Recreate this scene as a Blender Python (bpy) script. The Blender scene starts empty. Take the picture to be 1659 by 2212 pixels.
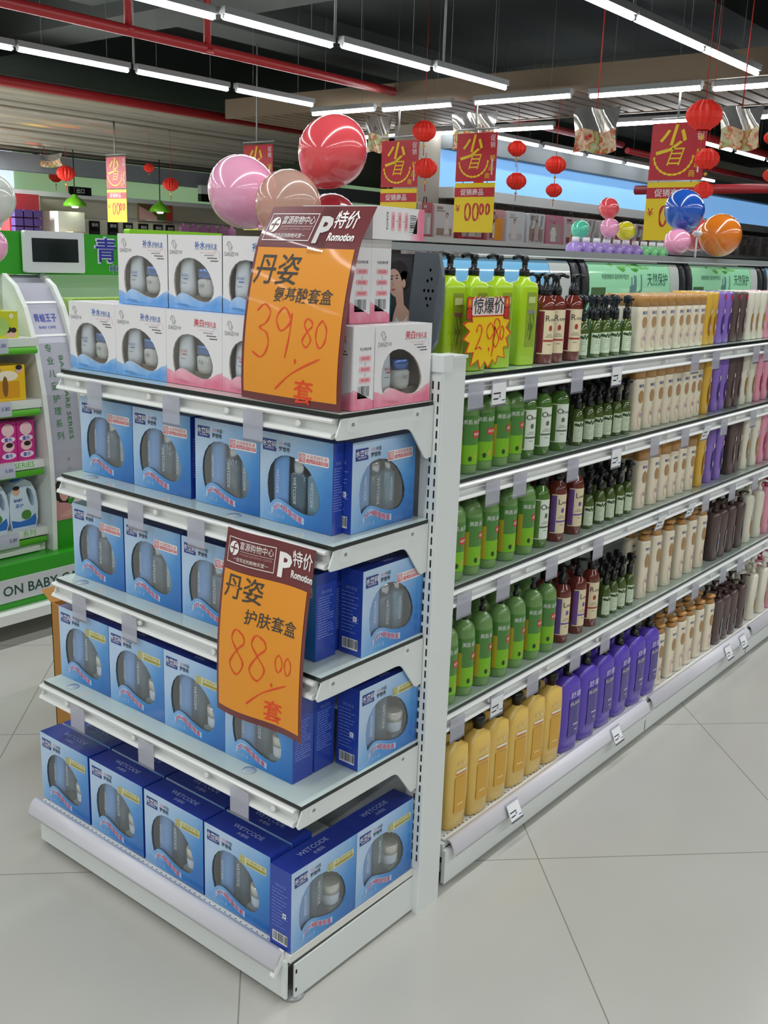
import bpy, math, random
from mathutils import Vector, Matrix
from mathutils.geometry import tessellate_polygon
random.seed(7)
PI = math.pi
C = bpy.context.scene.collection
SC = bpy.context.scene

# ------------------------------------------------------------------ camera
def make_camera():
    cd = bpy.data.cameras.new('camera')
    cam = bpy.data.objects.new('camera', cd)
    C.objects.link(cam)
    cd.sensor_fit = 'VERTICAL'
    cd.sensor_height = 24.0
    cd.lens = 24.0 * 2180.6 / 2212.0
    cd.clip_start = 0.05
    cd.clip_end = 100
    cx, cy, f = 829.5, 1106.0, 2180.6
    dy = Vector(((2650 - cx) / f, (615 - cy) / f, 1)).normalized()
    dx = -Vector(((-1958 - cx) / f, (455 - cy) / f, 1)).normalized()
    dz = dx.cross(dy).normalized()
    dx = dy.cross(dz)
    R = Matrix((dx, dy, dz))
    right = R @ Vector((1, 0, 0)); up = R @ Vector((0, -1, 0)); back = R @ Vector((0, 0, -1))
    M = Matrix((right, up, back)).transposed().to_4x4()
    M.translation = Vector((1.224, -1.272, 1.5))
    cam.matrix_world = M
    SC.camera = cam
make_camera()

# ------------------------------------------------------------------ world, lamps, exposure
SC.view_settings.view_transform = 'Standard'
SC.view_settings.look = 'None'
SC.view_settings.gamma = 1.0
SC.view_settings.exposure = 0.0
SC.view_settings.use_curve_mapping = False
SC.render.engine = 'CYCLES'
cy_ = SC.cycles
cy_.use_denoising = True
cy_.use_adaptive_sampling = True
cy_.adaptive_threshold = 0.02
cy_.max_bounces = 7
cy_.diffuse_bounces = 3
cy_.glossy_bounces = 3
cy_.transmission_bounces = 4
cy_.transparent_max_bounces = 8
cy_.caustics_reflective = False
cy_.caustics_refractive = False
cy_.sample_clamp_indirect = 4.0
cy_.use_light_tree = True
W = bpy.data.worlds.new('world')
SC.world = W
W.use_nodes = True
bg = W.node_tree.nodes['Background']
bg.inputs[0].default_value = (0.93, 0.97, 1.0, 1)
bg.inputs[1].default_value = 0.72
TUBE = 26.0            # emission of the fluorescent tubes in view
ROW_POWER = 100.0       # watts per metre-ish of the lamp rows that lie outside the frame
def lamp_or_fill_row(x, y0, y1, z, power):
    L = bpy.data.lights.new('ceiling_row_or_fill_light', 'AREA')
    L.shape = 'RECTANGLE'; L.size = 0.07; L.size_y = y1 - y0
    L.energy = power; L.color = (0.97, 0.99, 1.0); L.spread = PI
    o = bpy.data.objects.new('ceiling_row_or_fill_light', L); C.objects.link(o)
    o.location = (x, (y0 + y1) / 2, z)
for x_, y0_, y1_ in ((0.15, -7, 8.4), (2.7, -7, 8.4), (5.2, -7, 8.4), (-2.4, -7, 3.8), (-5.0, -7, 2.9), (-7.7, -7, 2.8), (-10.6, -7, 2.6)):
    lamp_or_fill_row(x_, y0_, y1_, 3.14, ROW_POWER * (y1_ - y0_) / 10)
lamp_or_fill_row(-14.3, 0.5, 7.4, 2.9, ROW_POWER * 11)  # added fill strip to brighten the far hall, not a known lamp row

# ------------------------------------------------------------------ materials
MATS = {}
def lin(h):
    h = h.lstrip('#')
    out = []
    for i in (0, 2, 4):
        c = int(h[i:i + 2], 16) / 255
        out.append(c / 12.92 if c <= 0.04045 else ((c + 0.055) / 1.055) ** 2.4)
    return (*out, 1)
def mat(name, col, rough=0.5, metal=0.0, trans=0.0, emit=0.0, alpha=1.0, coat=0.0, noise=0.0, nscale=8.0, spec=0.5, sss=0.0):
    if name in MATS: return MATS[name]
    m = bpy.data.materials.new(name); m.use_nodes = True
    nt = m.node_tree; b = nt.nodes['Principled BSDF']
    c = lin(col) if isinstance(col, str) else (*col, 1)
    b.inputs['Base Color'].default_value = c
    b.inputs['Roughness'].default_value = rough
    b.inputs['Metallic'].default_value = metal
    b.inputs['Transmission Weight'].default_value = trans
    b.inputs['Alpha'].default_value = alpha
    b.inputs['Coat Weight'].default_value = coat
    b.inputs['Coat Roughness'].default_value = 0.06
    b.inputs['Specular IOR Level'].default_value = spec
    if emit:
        b.inputs['Emission Color'].default_value = c
        b.inputs['Emission Strength'].default_value = emit
    if noise:
        n = nt.nodes.new('ShaderNodeTexNoise'); n.inputs['Scale'].default_value = nscale; n.inputs['Detail'].default_value = 4
        tc = nt.nodes.new('ShaderNodeTexCoord'); nt.links.new(tc.outputs['Object'], n.inputs['Vector'])
        mx = nt.nodes.new('ShaderNodeMix'); mx.data_type = 'RGBA'
        mx.inputs[6].default_value = tuple(v * (1 - noise) for v in c[:3]) + (1,)
        mx.inputs[7].default_value = tuple(min(1, v * (1 + noise)) for v in c[:3]) + (1,)
        nt.links.new(n.outputs['Fac'], mx.inputs[0]); nt.links.new(mx.outputs[2], b.inputs['Base Color'])
    MATS[name] = m
    return m
def film_mat(name, tint, gloss=0.08, rough=0.04, fres=.22):
    if name in MATS: return MATS[name]
    m = bpy.data.materials.new(name); m.use_nodes = True
    nt = m.node_tree; nt.nodes.remove(nt.nodes['Principled BSDF'])
    t = nt.nodes.new('ShaderNodeBsdfTransparent'); t.inputs[0].default_value = lin(tint)
    g = nt.nodes.new('ShaderNodeBsdfGlossy'); g.inputs['Roughness'].default_value = rough
    fr = nt.nodes.new('ShaderNodeLayerWeight'); fr.inputs[0].default_value = 0.25
    mp = nt.nodes.new('ShaderNodeMath'); mp.operation = 'MULTIPLY_ADD'; mp.inputs[1].default_value = fres; mp.inputs[2].default_value = gloss
    mx = nt.nodes.new('ShaderNodeMixShader')
    nt.links.new(fr.outputs['Fresnel'], mp.inputs[0]); nt.links.new(mp.outputs[0], mx.inputs[0])
    nt.links.new(t.outputs[0], mx.inputs[1]); nt.links.new(g.outputs[0], mx.inputs[2])
    nt.links.new(mx.outputs[0], nt.nodes['Material Output'].inputs[0])
    MATS[name] = m
    return m
def ramp_mat(name, axis_weights, offset, stops, rough=0.3, wav=0.06, nscale=14.0, coat=0.0):
    """printed colour blend: factor = dot(object coords, weights) + offset + noise"""
    if name in MATS: return MATS[name]
    m = bpy.data.materials.new(name); m.use_nodes = True
    nt = m.node_tree; b = nt.nodes['Principled BSDF']
    b.inputs['Roughness'].default_value = rough; b.inputs['Coat Weight'].default_value = coat
    tc = nt.nodes.new('ShaderNodeTexCoord')
    dp = nt.nodes.new('ShaderNodeVectorMath'); dp.operation = 'DOT_PRODUCT'; dp.inputs[1].default_value = axis_weights
    nt.links.new(tc.outputs['Object'], dp.inputs[0])
    n = nt.nodes.new('ShaderNodeTexNoise'); n.inputs['Scale'].default_value = nscale; n.inputs['Detail'].default_value = 2
    nt.links.new(tc.outputs['Object'], n.inputs['Vector'])
    a = nt.nodes.new('ShaderNodeMath'); a.operation = 'MULTIPLY_ADD'; a.inputs[1].default_value = wav; a.inputs[2].default_value = offset - wav / 2
    nt.links.new(n.outputs['Fac'], a.inputs[0])
    s = nt.nodes.new('ShaderNodeMath'); s.operation = 'ADD'
    nt.links.new(dp.outputs['Value'], s.inputs[0]); nt.links.new(a.outputs[0], s.inputs[1])
    r = nt.nodes.new('ShaderNodeValToRGB')
    cr = r.color_ramp
    cr.elements[0].position, cr.elements[0].color = stops[0][0], lin(stops[0][1])
    cr.elements[1].position, cr.elements[1].color = stops[-1][0], lin(stops[-1][1])
    for p, c in stops[1:-1]:
        e = cr.elements.new(p); e.color = lin(c)
    nt.links.new(s.outputs[0], r.inputs[0]); nt.links.new(r.outputs[0], b.inputs['Base Color'])
    MATS[name] = m
    return m
white_steel = mat('white_enamel', '#dfe4e3', 0.38, noise=0.02)
deck_steel = mat('deck_enamel', '#e2e3dd', 0.4)
rail_white = mat('rail_plastic', '#e6e8e6', 0.28)
dark_hole = mat('dark_slot', '#15161a', 0.8)
glass_top = mat('shelf_glass', '#c3d2ca', 0.06, spec=0.75, coat=0.3)
glass_edge = mat('glass_edge', '#1c2422', 0.15)
def translucent_mat(name, col, clear):
    m = bpy.data.materials.new(name); m.use_nodes = True
    nt = m.node_tree; b = nt.nodes['Principled BSDF']; b.inputs['Base Color'].default_value = lin(col); b.inputs['Roughness'].default_value = .2
    t = nt.nodes.new('ShaderNodeBsdfTransparent'); mx = nt.nodes.new('ShaderNodeMixShader'); mx.inputs[0].default_value = clear
    nt.links.new(b.outputs[0], mx.inputs[1]); nt.links.new(t.outputs[0], mx.inputs[2]); nt.links.new(mx.outputs[0], nt.nodes['Material Output'].inputs[0])
    MATS[name] = m
    return m
tag_clear = translucent_mat('clear_tag_plastic', '#c3c4d2', .42)
black = mat('black_plastic', '#121214', 0.3)
txt_black = mat('ink_black', '#1c1c1e', 0.6)
txt_white = mat('ink_white', '#f2f2f2', 0.5)
paper = mat('white_paper', '#eceef0', 0.6)

# ------------------------------------------------------------------ mesh helpers
TXT = {}
def text_geo(s, size, bold=0.0, shear=0.0, align='C'):
    k = (s, bold, shear)
    if k not in TXT:
        c = bpy.data.curves.new('lettering', 'FONT'); c.body = s; c.resolution_u = 2; c.offset = bold; c.shear = shear
        o = bpy.data.objects.new('lettering', c); C.objects.link(o)
        bpy.context.view_layer.update()
        dg = bpy.context.evaluated_depsgraph_get()
        m = bpy.data.meshes.new_from_object(o.evaluated_get(dg))
        v = [(q.co.x, q.co.y) for q in m.vertices]; f = [tuple(p.vertices) for p in m.polygons]
        bpy.data.objects.remove(o); bpy.data.curves.remove(c); bpy.data.meshes.remove(m)
        TXT[k] = (v, f)
    v, f = TXT[k]
    if not v: return [], [], 0
    x0 = min(p[0] for p in v); x1 = max(p[0] for p in v)
    ox = {'C': (x0 + x1) / 2, 'L': x0, 'R': x1}[align]
    return [((p[0] - ox) * size, (p[1] - 0.35) * size) for p in v], f, (x1 - x0) * size

class G:
    """collects shapes into one mesh with several materials"""
    def __init__(s): s.v = []; s.f = []; s.mi = []; s.sm = []; s.mats = []
    def _m(s, m):
        if m not in s.mats: s.mats.append(m)
        return s.mats.index(m)
    def add(s, vs, fs, m, smooth=False, M=None):
        o = len(s.v); i = s._m(m)
        for p in vs:
            p = Vector(p)
            s.v.append(M @ p if M else p)
        for f in fs:
            s.f.append([o + k for k in f]); s.mi.append(i); s.sm.append(smooth)
        return s
    def box(s, x0, x1, y0, y1, z0, z1, m, M=None):
        v = [(x, y, z) for x in (x0, x1) for y in (y0, y1) for z in (z0, z1)]
        f = [(0, 1, 3, 2), (4, 6, 7, 5), (0, 4, 5, 1), (2, 3, 7, 6), (0, 2, 6, 4), (1, 5, 7, 3)]
        return s.add(v, f, m, False, M)
    def quad(s, a, b, c, d, m): return s.add([a, b, c, d], [(0, 1, 2, 3)], m)
    def poly(s, pts, m):
        return s.add(pts, [list(range(len(pts)))], m)
    def prism(s, poly, axis, a0, a1, m, smooth=False, M=None):
        """poly 2-D; axis 'x': poly=(y,z); 'y': poly=(x,z); 'z': poly=(x,y)"""
        def P(p, a): return {'x': (a, p[0], p[1]), 'y': (p[0], a, p[1]), 'z': (p[0], p[1], a)}[axis]
        n = len(poly)
        v = [P(p, a0) for p in poly] + [P(p, a1) for p in poly]
        f = [list(range(n)), list(range(n, 2 * n))[::-1]]
        s.add(v, f, m, False, M)
        o = len(s.v) - 2 * n; i = s._m(m)
        for k in range(n):
            s.f.append([o + k, o + (k + 1) % n, o + n + (k + 1) % n, o + n + k]); s.mi.append(i); s.sm.append(smooth)
        return s
    def loft(s, secs, m, n=20, c=(0, 0, 0), M=None, cap=True):
        """secs: (z, rx, ry, exponent[, ox, oy])"""
        v = []; f = []
        for sec in secs:
            z, rx, ry, e = sec[:4]; ox, oy = (sec[4], sec[5]) if len(sec) > 4 else (0, 0)
            for k in range(n):
                a = 2 * PI * (k + .5) / n; ca, sa = math.cos(a), math.sin(a)
                x = math.copysign(abs(ca) ** (2 / e), ca) * rx; y = math.copysign(abs(sa) ** (2 / e), sa) * ry
                v.append((c[0] + ox + x, c[1] + oy + y, c[2] + z))
        for i in range(len(secs) - 1):
            for k in range(n):
                f.append((i * n + k, i * n + (k + 1) % n, (i + 1) * n + (k + 1) % n, (i + 1) * n + k))
        s.add(v, f, m, True, M)
        if cap:
            o = len(s.v) - len(v); i = s._m(m)
            s.f.append([o + k for k in range(n)][::-1]); s.mi.append(i); s.sm.append(False)
            s.f.append([o + (len(secs) - 1) * n + k for k in range(n)]); s.mi.append(i); s.sm.append(False)
        return s
    def tube(s, pts, r, m, n=8, M=None):
        pts = [Vector(p) for p in pts]; v = []; f = []
        for i, p in enumerate(pts):
            d = (pts[min(i + 1, len(pts) - 1)] - pts[max(i - 1, 0)]).normalized()
            u = d.cross(Vector((0, 0, 1)))
            if u.length < 1e-3: u = d.cross(Vector((1, 0, 0)))
            u.normalize(); w = d.cross(u)
            for k in range(n):
                a = 2 * PI * k / n; v.append(p + (u * math.cos(a) + w * math.sin(a)) * r)
        for i in range(len(pts) - 1):
            for k in range(n):
                f.append((i * n + k, i * n + (k + 1) % n, (i + 1) * n + (k + 1) % n, (i + 1) * n + k))
        s.add(v, f, m, True, M)
        o = len(s.v) - len(v); i = s._m(m)
        s.f.append([o + k for k in range(n)][::-1]); s.mi.append(i); s.sm.append(False)
        s.f.append([o + (len(pts) - 1) * n + k for k in range(n)]); s.mi.append(i); s.sm.append(False)
        return s
    def text(s, t, size, m, fn, bold=0.0, shear=0.0, align='C', fit=None, rot=0.0):
        """fn maps (u, v) in metres to a 3-D point"""
        v, f, w = text_geo(t, size, bold, shear, align)
        k = 1.0 if not fit or not w else fit / w
        cr, sr = math.cos(rot), math.sin(rot)
        return s.add([fn(p[0] * k * cr - p[1] * sr, p[0] * k * sr + p[1] * cr) for p in v], f, m)
    def ribbon(s, pts, w, m, fn, smooth_iter=1):
        """flat brush stroke through 2-D points"""
        P = [Vector(p) for p in pts]
        if smooth_iter and len(P) > 2:
            Q = []
            for i in range(len(P) - 1):
                p0 = P[max(i - 1, 0)]; p1 = P[i]; p2 = P[i + 1]; p3 = P[min(i + 2, len(P) - 1)]
                for t in (0, .25, .5, .75):
                    Q.append(0.5 * ((2 * p1) + (p2 - p0) * t + (2 * p0 - 5 * p1 + 4 * p2 - p3) * t * t + (3 * p1 - p0 - 3 * p2 + p3) * t ** 3))
            P = Q + [P[-1]]
        v = []
        for i, p in enumerate(P):
            d = P[min(i + 1, len(P) - 1)] - P[max(i - 1, 0)]
            if d.length < 1e-9: d = Vector((1, 0))
            d.normalize(); nrm = Vector((-d.y, d.x)); ww = w * (0.75 + 0.25 * math.sin(i * 1.3))
            v.append(fn(*(p + nrm * ww / 2))); v.append(fn(*(p - nrm * ww / 2)))
        return s.add(v, [(2 * i, 2 * i + 1, 2 * i + 3, 2 * i + 2) for i in range(len(P) - 1)], m)
    def patch(s, u0, u1, v0, v1, m, fn, nu=1, nv=1):
        v = [fn(u0 + (u1 - u0) * i / nu, v0 + (v1 - v0) * j / nv) for j in range(nv + 1) for i in range(nu + 1)]
        f = [(j * (nu + 1) + i, j * (nu + 1) + i + 1, (j + 1) * (nu + 1) + i + 1, (j + 1) * (nu + 1) + i) for j in range(nv) for i in range(nu)]
        return s.add(v, f, m, nu * nv > 1)
    def disc(s, u, v, ru, rv, m, fn, n=20, a0=0, a1=2 * PI):
        pts = [fn(u + ru * math.cos(a0 + (a1 - a0) * k / n), v + rv * math.sin(a0 + (a1 - a0) * k / n)) for k in range(n + (0 if a1 - a0 > 6.28 else 1))]
        return s.add(pts, [list(range(len(pts)))], m)
    def build(s, name, parent=None, loc=None, rot=None):
        me = bpy.data.meshes.new(name)
        me.from_pydata([tuple(p) for p in s.v], [], s.f)
        for m in s.mats: me.materials.append(m)
        me.polygons.foreach_set('material_index', s.mi)
        me.polygons.foreach_set('use_smooth', s.sm)
        me.update()
        o = bpy.data.objects.new(name, me); C.objects.link(o)
        if parent: o.parent = parent
        if loc: o.location = loc
        if rot: o.rotation_euler = rot
        return o
def tag(o, label, cat, group=None, kind=None):
    if label: o['label'] = label
    if cat: o['category'] = cat
    if group: o['group'] = group
    if kind: o['kind'] = kind
    return o
def empty(name, loc, label, cat, group=None, rz=0):
    o = bpy.data.objects.new(name, None); C.objects.link(o); o.location = loc; o.rotation_euler = (0, 0, rz)
    o.empty_display_size = 0.05
    return tag(o, label, cat, group)
def structure(g, name):
    o = g.build(name); o['kind'] = 'structure'; return o
def copy_tree(o, parent=None):
    c = o.copy(); C.objects.link(c)
    if parent:
        c.parent = parent
    for ch in list(o.children): copy_tree(ch, c)
    return c
USED = set()
def place(proto, loc, label, group=None, rz=0.0, rot=None, cat=None, scale=None):
    """first use takes the prototype itself, later uses copy the whole tree"""
    o = proto if proto.name not in USED else copy_tree(proto)
    USED.add(proto.name)
    o.location = loc; o.rotation_euler = rot or (0, 0, rz)
    if scale: o.scale = scale
    o['label'] = label
    if cat: o['category'] = cat
    if group: o['group'] = group
    return o
ORD = ['first', 'second', 'third', 'fourth', 'fifth', 'sixth', 'seventh', 'eighth', 'ninth', 'tenth', 'eleventh', 'twelfth']
def rounded(x0, x1, y0, y1, r, n=4):
    out = []
    for cx, cy, a in ((x1 - r, y1 - r, 0), (x0 + r, y1 - r, PI / 2), (x0 + r, y0 + r, PI), (x1 - r, y0 + r, 1.5 * PI)):
        for k in range(n + 1):
            t = a + PI / 2 * k / n; out.append((cx + r * math.cos(t), cy + r * math.sin(t)))
    return out
DIG = {'0': [[(.5, 1.5), (.12, 1.1), (.1, .5), (.45, .05), (.85, .4), (.9, 1.05), (.5, 1.5)]],
       '2': [[(.1, 1.1), (.3, 1.5), (.75, 1.45), (.8, 1.1), (.5, .6), (.05, .1), (.5, .2), (.95, .05)]],
       '3': [[(.15, 1.35), (.5, 1.55), (.85, 1.35), (.7, 1.05), (.35, .88), (.75, .75), (.88, .4), (.55, .05), (.05, .18)]],
       '8': [[(.8, 1.4), (.4, 1.52), (.2, 1.2), (.5, .85), (.85, .45), (.5, .03), (.12, .35), (.5, .85), (.88, 1.15), (.8, 1.4)]],
       '9': [[(.85, 1.2), (.5, 1.5), (.15, 1.2), (.4, .85), (.8, 1.05), (.88, 1.35), (.85, .7), (.7, .1)]]}
def digits(g, s, u, v, h, m, fn, w, adv=0.62):
    for ch in s:
        if ch in DIG:
            for st in DIG[ch]:
                g.ribbon([(u + x * h * 0.52, v + y * h / 1.55) for x, y in st], w, m, fn)
        u += adv * h

# ------------------------------------------------------------------ the setting
def floor_mat():
    m = bpy.data.materials.new('polished_floor_tile'); m.use_nodes = True; nt = m.node_tree; b = nt.nodes['Principled BSDF']
    L = nt.links.new
    tc = nt.nodes.new('ShaderNodeTexCoord'); sp = nt.nodes.new('ShaderNodeSeparateXYZ'); L(tc.outputs['Object'], sp.inputs[0])
    def mth(op, a, c, d=None):
        n = nt.nodes.new('ShaderNodeMath'); n.operation = op
        for i, q in enumerate((a, c, d)):
            if q is None: continue
            if isinstance(q, (int, float)): n.inputs[i].default_value = q
            else: L(q, n.inputs[i])
        return n.outputs[0]
    T = 0.75
    def joint(sgn, off):
        s = mth('MULTIPLY_ADD', sp.outputs[1], sgn, sp.outputs[0])
        s = mth('MULTIPLY_ADD', s, 0.70711 / T, 100 - off / T)
        fr = mth('FRACT', s, 0)
        d = mth('ABSOLUTE', mth('SUBTRACT', fr, 0.5), 0)
        return mth('GREATER_THAN', d, 0.5 - 0.0016 / T)
    ln = mth('MAXIMUM', joint(1, 0.648), joint(-1, -0.49))
    n = nt.nodes.new('ShaderNodeTexNoise'); n.inputs['Scale'].default_value = 2.2; n.inputs['Detail'].default_value = 6; L(tc.outputs['Object'], n.inputs['Vector'])
    mx = nt.nodes.new('ShaderNodeMix'); mx.data_type = 'RGBA'; mx.inputs[6].default_value = lin('#afaea5'); mx.inputs[7].default_value = lin('#bdbdb6'); L(n.outputs['Fac'], mx.inputs[0])
    m2 = nt.nodes.new('ShaderNodeMix'); m2.data_type = 'RGBA'; L(ln, m2.inputs[0]); L(mx.outputs[2], m2.inputs[6]); m2.inputs[7].default_value = lin('#87867c')
    L(m2.outputs[2], b.inputs['Base Color'])
    b.inputs['Roughness'].default_value = 0.2; b.inputs['Specular IOR Level'].default_value = 0.35
    return m
structure(G().box(-19, 9, -8, 27, -0.15, 0, floor_mat()), 'floor')
ceil_m = mat('dark_ceiling_paint', '#565c5c', 0.9, noise=0.12, nscale=1.5)
beam_m = mat('dark_beam_paint', '#5f6463', 0.9)
structure(G().box(-19, 9, -8, 27, 4.5, 4.6, ceil_m), 'ceiling')
wall_m = mat('wall_paint', '#c9c8bf', 0.8, noise=0.03)
structure(G().box(-19, 9, 26.9, 27, 0, 4.5, wall_m), 'wall_back')
structure(G().box(8.9, 9, -8, 27, 0, 4.5, wall_m), 'wall_right')
structure(G().box(-19, 9, -8, -7.9, 0, 4.5, wall_m), 'wall_front')
structure(G().box(-19, -18.9, -8, 27, 0, 4.5, wall_m), 'wall_left')
for k, (x0, x1, y0, y1) in enumerate(((-19, 9, 6.2, 6.9), (-19, 9, 1.4, 2.1), (-9.2, -8.6, -8, 27), (-3.9, -3.3, -8, 27), (1.3, 1.9, -8, 27), (-9, 9, 13.5, 14.1))):
    structure(G().box(x0, x1, y0, y1, 3.95 if y1 - y0 < 5 else 4.1, 4.5, beam_m), 'ceiling_beam')
# slatted drop ceiling over the cross aisle (warm grey) and the polished metal one over the fresh food hall
beige = mat('slat_ceiling_beige', '#7d6c58', 0.55)
beige_d = mat('slat_gap', '#3d362e', 0.9)
g = G().box(-10.0, 3.5, 8.95, 10.75, 3.32, 3.36, beige_d).box(-10.0, 3.5, 8.9, 8.95, 3.27, 3.52, beige).box(-10.0, 3.5, 10.7, 10.75, 3.27, 3.52, beige)
x = -9.95
while x < 3.4:
    g.box(x, x + 0.15, 8.95, 10.7, 3.28, 3.32, beige); x += 0.2
structure(g, 'slatted_ceiling')
mt = mat('slat_ceiling_metal', '#ece8de', 0.22, metal=0.7, noise=0.06, nscale=2)
mt2 = mat('slat_gap_dark', '#26262a', 0.8)
zs = lambda x: 3.36 + (x + 11.0) * .08
g = G().add([(-15.35, -4, zs(-15.35) + .06), (-15.35, 13.6, zs(-15.35) + .06), (-10.6, 13.6, zs(-10.6) + .06), (-10.6, -4, zs(-10.6) + .06)], [(0, 1, 2, 3)], mt2)
x = -15.3
k = 0
while x < -10.7:
    t = (.05, .02, .035, .06)[k % 4]  # fin drop below each slat, shaped to catch lamp light as bright streaks
    g.prism([(x, zs(x) + .03), (x + .24, zs(x + .24)), (x + .27, zs(x + .27) - t), (x + .29, zs(x + .29) - t + .03), (x + .29, zs(x + .29) + .055), (x, zs(x) + .055)], 'y', -4, 13.6, mt); x += 0.36; k += 1
structure(g, 'slatted_metal_ceiling')

# red sprinkler pipes
red_pipe = mat('red_pipe_paint', '#a8282c', 0.4)
def pipe(label, pts, r, drops=()):
    g = G().tube(pts, r, red_pipe, 10)
    o = g.build('sprinkler_pipe'); tag(o, label, 'pipe', 'sprinkler pipes under the ceiling')
    for (p, q) in drops:
        G().tube([p, q], r * 0.75, red_pipe, 8).tube([(q[0], q[1], q[2] - .02), (q[0], q[1], q[2] + .02)], r * 1.3, red_pipe, 8).build('drop_pipe', o)
    return o
pipe('long red sprinkler pipe running below the dark ceiling beside the middle lamp row', [(-7.0, -2, 3.42), (-7.0, 15, 3.42)], 0.05,
     (((-7.0, 5.0, 4.5), (-7.0, 5.0, 3.43)), ((-7.0, 5.95, 4.5), (-7.0, 5.95, 3.40))))
pipe('dark red sprinkler pipe along the edge of the metal slatted ceiling', [(-10.5, -2, 3.36), (-10.5, 12.5, 3.36)], 0.06)
pipe('thick red pipe crossing above the far wall of packets', [(-6.2, 14, 2.62), (8.5, 14, 2.62)], 0.07)
pipe('thin red pipe at the far end above the packet wall', [(-7.0, 15.2, 3.35), (-6.9, 26.5, 3.35)], 0.05)
pipe('thin red pipe running beyond the beige slatted ceiling', [(-4.6, 11.2, 3.2), (-4.6, 26.5, 3.2)], 0.045)

# fluorescent lamps
tube_m = mat('fluorescent_tube', '#fbfdff', 0.4, emit=TUBE)
batten_m = mat('lamp_batten', '#8d9091', 0.5)
rod_m = mat('steel_rod', '#9a9c9e', 0.4, metal=0.5)
def lamp_proto(name, length, hang):
    o = G().box(-0.035, 0.035, -length / 2 - .02, length / 2 + .02, 0.022, 0.075, batten_m).box(-.012, .012, -length / 2 - .02, -length / 2 + .005, -.012, .03, batten_m).box(-.012, .012, length / 2 - .005, length / 2 + .02, -.012, .03, batten_m).build(name)
    G().tube([(0, -length / 2, 0), (0, length / 2, 0)], 0.02, tube_m, 8).build('tube', o)
    for yy in (-.3, .3): G().tube([(0, yy * length, .07), (0, yy * length, hang)], .0025, batten_m, 5).build('hanger', o)
    return o
lp = lamp_proto('fluorescent_lamp', 1.2, 1.3)
lp_s = lamp_proto('short_fluorescent_lamp', 1.0, 1.3)
def lamp_line(rowname, pts, z, along='y', proto=lp, group='fluorescent lamps in rows'):
    for k, (x, y) in enumerate(pts):
        place(proto, (x, y, z), 'lit tube lamp, %s of %s' % (ORD[k], rowname), group, rz=0 if along == 'y' else PI / 2, cat='lamp')
lamp_line('the row over the metal ceiling edge, from the near end', [(-7.68, 3.62), (-7.66, 4.88), (-7.63, 6.18), (-7.58, 7.48)], 3.2)
lamp_line('the long row above the balloons, from the near end', [(-5.08, 3.72), (-5.0, 4.96), (-4.92, 6.22), (-4.86, 7.46)], 3.2)
lamp_line('the near row beside the dark beam, from the near end', [(-2.4, 4.02), (-2.4, 5.28), (-2.4, 6.54), (-2.4, 7.80)], 3.2)
lamp_line('the cross row behind the big red balloon', [(-7.62, 8.68), (-6.55, 8.78)], 3.2, 'x', lp_s)
lamp_line('the cross row under the beige slatted ceiling', [(-5.12, 8.8), (-3.74, 8.92), (-2.45, 9.05)], 3.2, 'x')
lamp_line('the back cross row of the slatted ceiling', [(-8.65, 10.85), (-7.55, 10.88), (-6.45, 10.92), (-4.6, 11.0), (-3.4, 11.05), (-2.0, 11.1)], 3.19, 'x', lp_s)
lamp_line('the far row above the blue cove, from the near end', [(-7.3, 12.2), (-7.3, 13.6), (-7.3, 15.0), (-7.3, 16.4), (-7.3, 17.8), (-7.3, 19.2)], 3.2)
lamp_line('the far row beside the lantern strings, from the near end', [(-4.9, 12.4), (-4.9, 13.8), (-4.9, 15.2), (-4.9, 16.6), (-4.9, 18.0)], 3.2)
for k, (x, y, z0, z1, lb) in enumerate(((-4.99, 5.6, 3.27, 4.5, 'thin grey rod above the middle lamp row'), (-2.4, 5.9, 3.27, 4.5, 'thin grey rod above the near lamp row'), (-7.62, 5.53, 3.27, 4.5, 'thin grey rod above the lamp row by the metal ceiling'), (-4.80, 6.9, 3.27, 4.5, 'thin grey rod beside the junction of two lamp rows'))):
    tag(G().tube([(x, y, z0), (x, y, z1)], 0.012, rod_m, 6).build('hanging_rod'), lb, 'rod')

# far wall of packets with the blue cove
cove_m = mat('blue_light_cove', '#7fb4ea', 0.6, emit=0.75)
cove_g = mat('green_light_cove', '#b9e0ae', 0.6, emit=0.32)
cove_w = mat('pale_light_cove', '#dff0ff', 0.6, emit=0.9)
gwall = mat('grey_back_wall', '#8d8580', 0.8)
wx = -7.7
g = G().box(wx - .25, wx - .15, 11.0, 26.9, 0, 3.3, gwall)
structure(g, 'wall_far_side')
g = G().box(wx - .16, wx + .15, 11.0, 26.9, 2.33, 2.48, white_steel)
structure(g, 'trim_1')
structure(G().box(wx - .15, wx - .12, 11.0, 26.9, 2.48, 3.0, cove_m), 'light_cove')
structure(G().box(wx - .25, wx + .1, 11.0, 26.9, 3.0, 3.3, mat('grey_bulkhead', '#6d7376', 0.8)), 'trim_2')
structure(G().box(wx - .55, wx - .1, 10.5, 11.0, 0, 3.3, mat('column_beige', '#b1aba0', 0.8)), 'column')
sh = empty('packet_shelf', (wx, 18.5, .001), 'long grey wall shelf holding rows of packets under the blue cove', 'shelf')
for z in (1.12, 1.72):
    G().box(-.15, .28, -8.95, 8.3, z, z + .035, mat('shelf_grey', '#a9a7a4', 0.5)).box(.28, .3, -8.95, 8.3, z - .02, z + .05, rail_white).build('shelf_board', sh)
G().box(-.15, -.12, -8.95, 8.3, 0, 1.72, gwall).build('back_panel', sh)
G().box(-.12, .28, -8.95, 8.3, 0, .12, gwall).build('base', sh)
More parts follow.
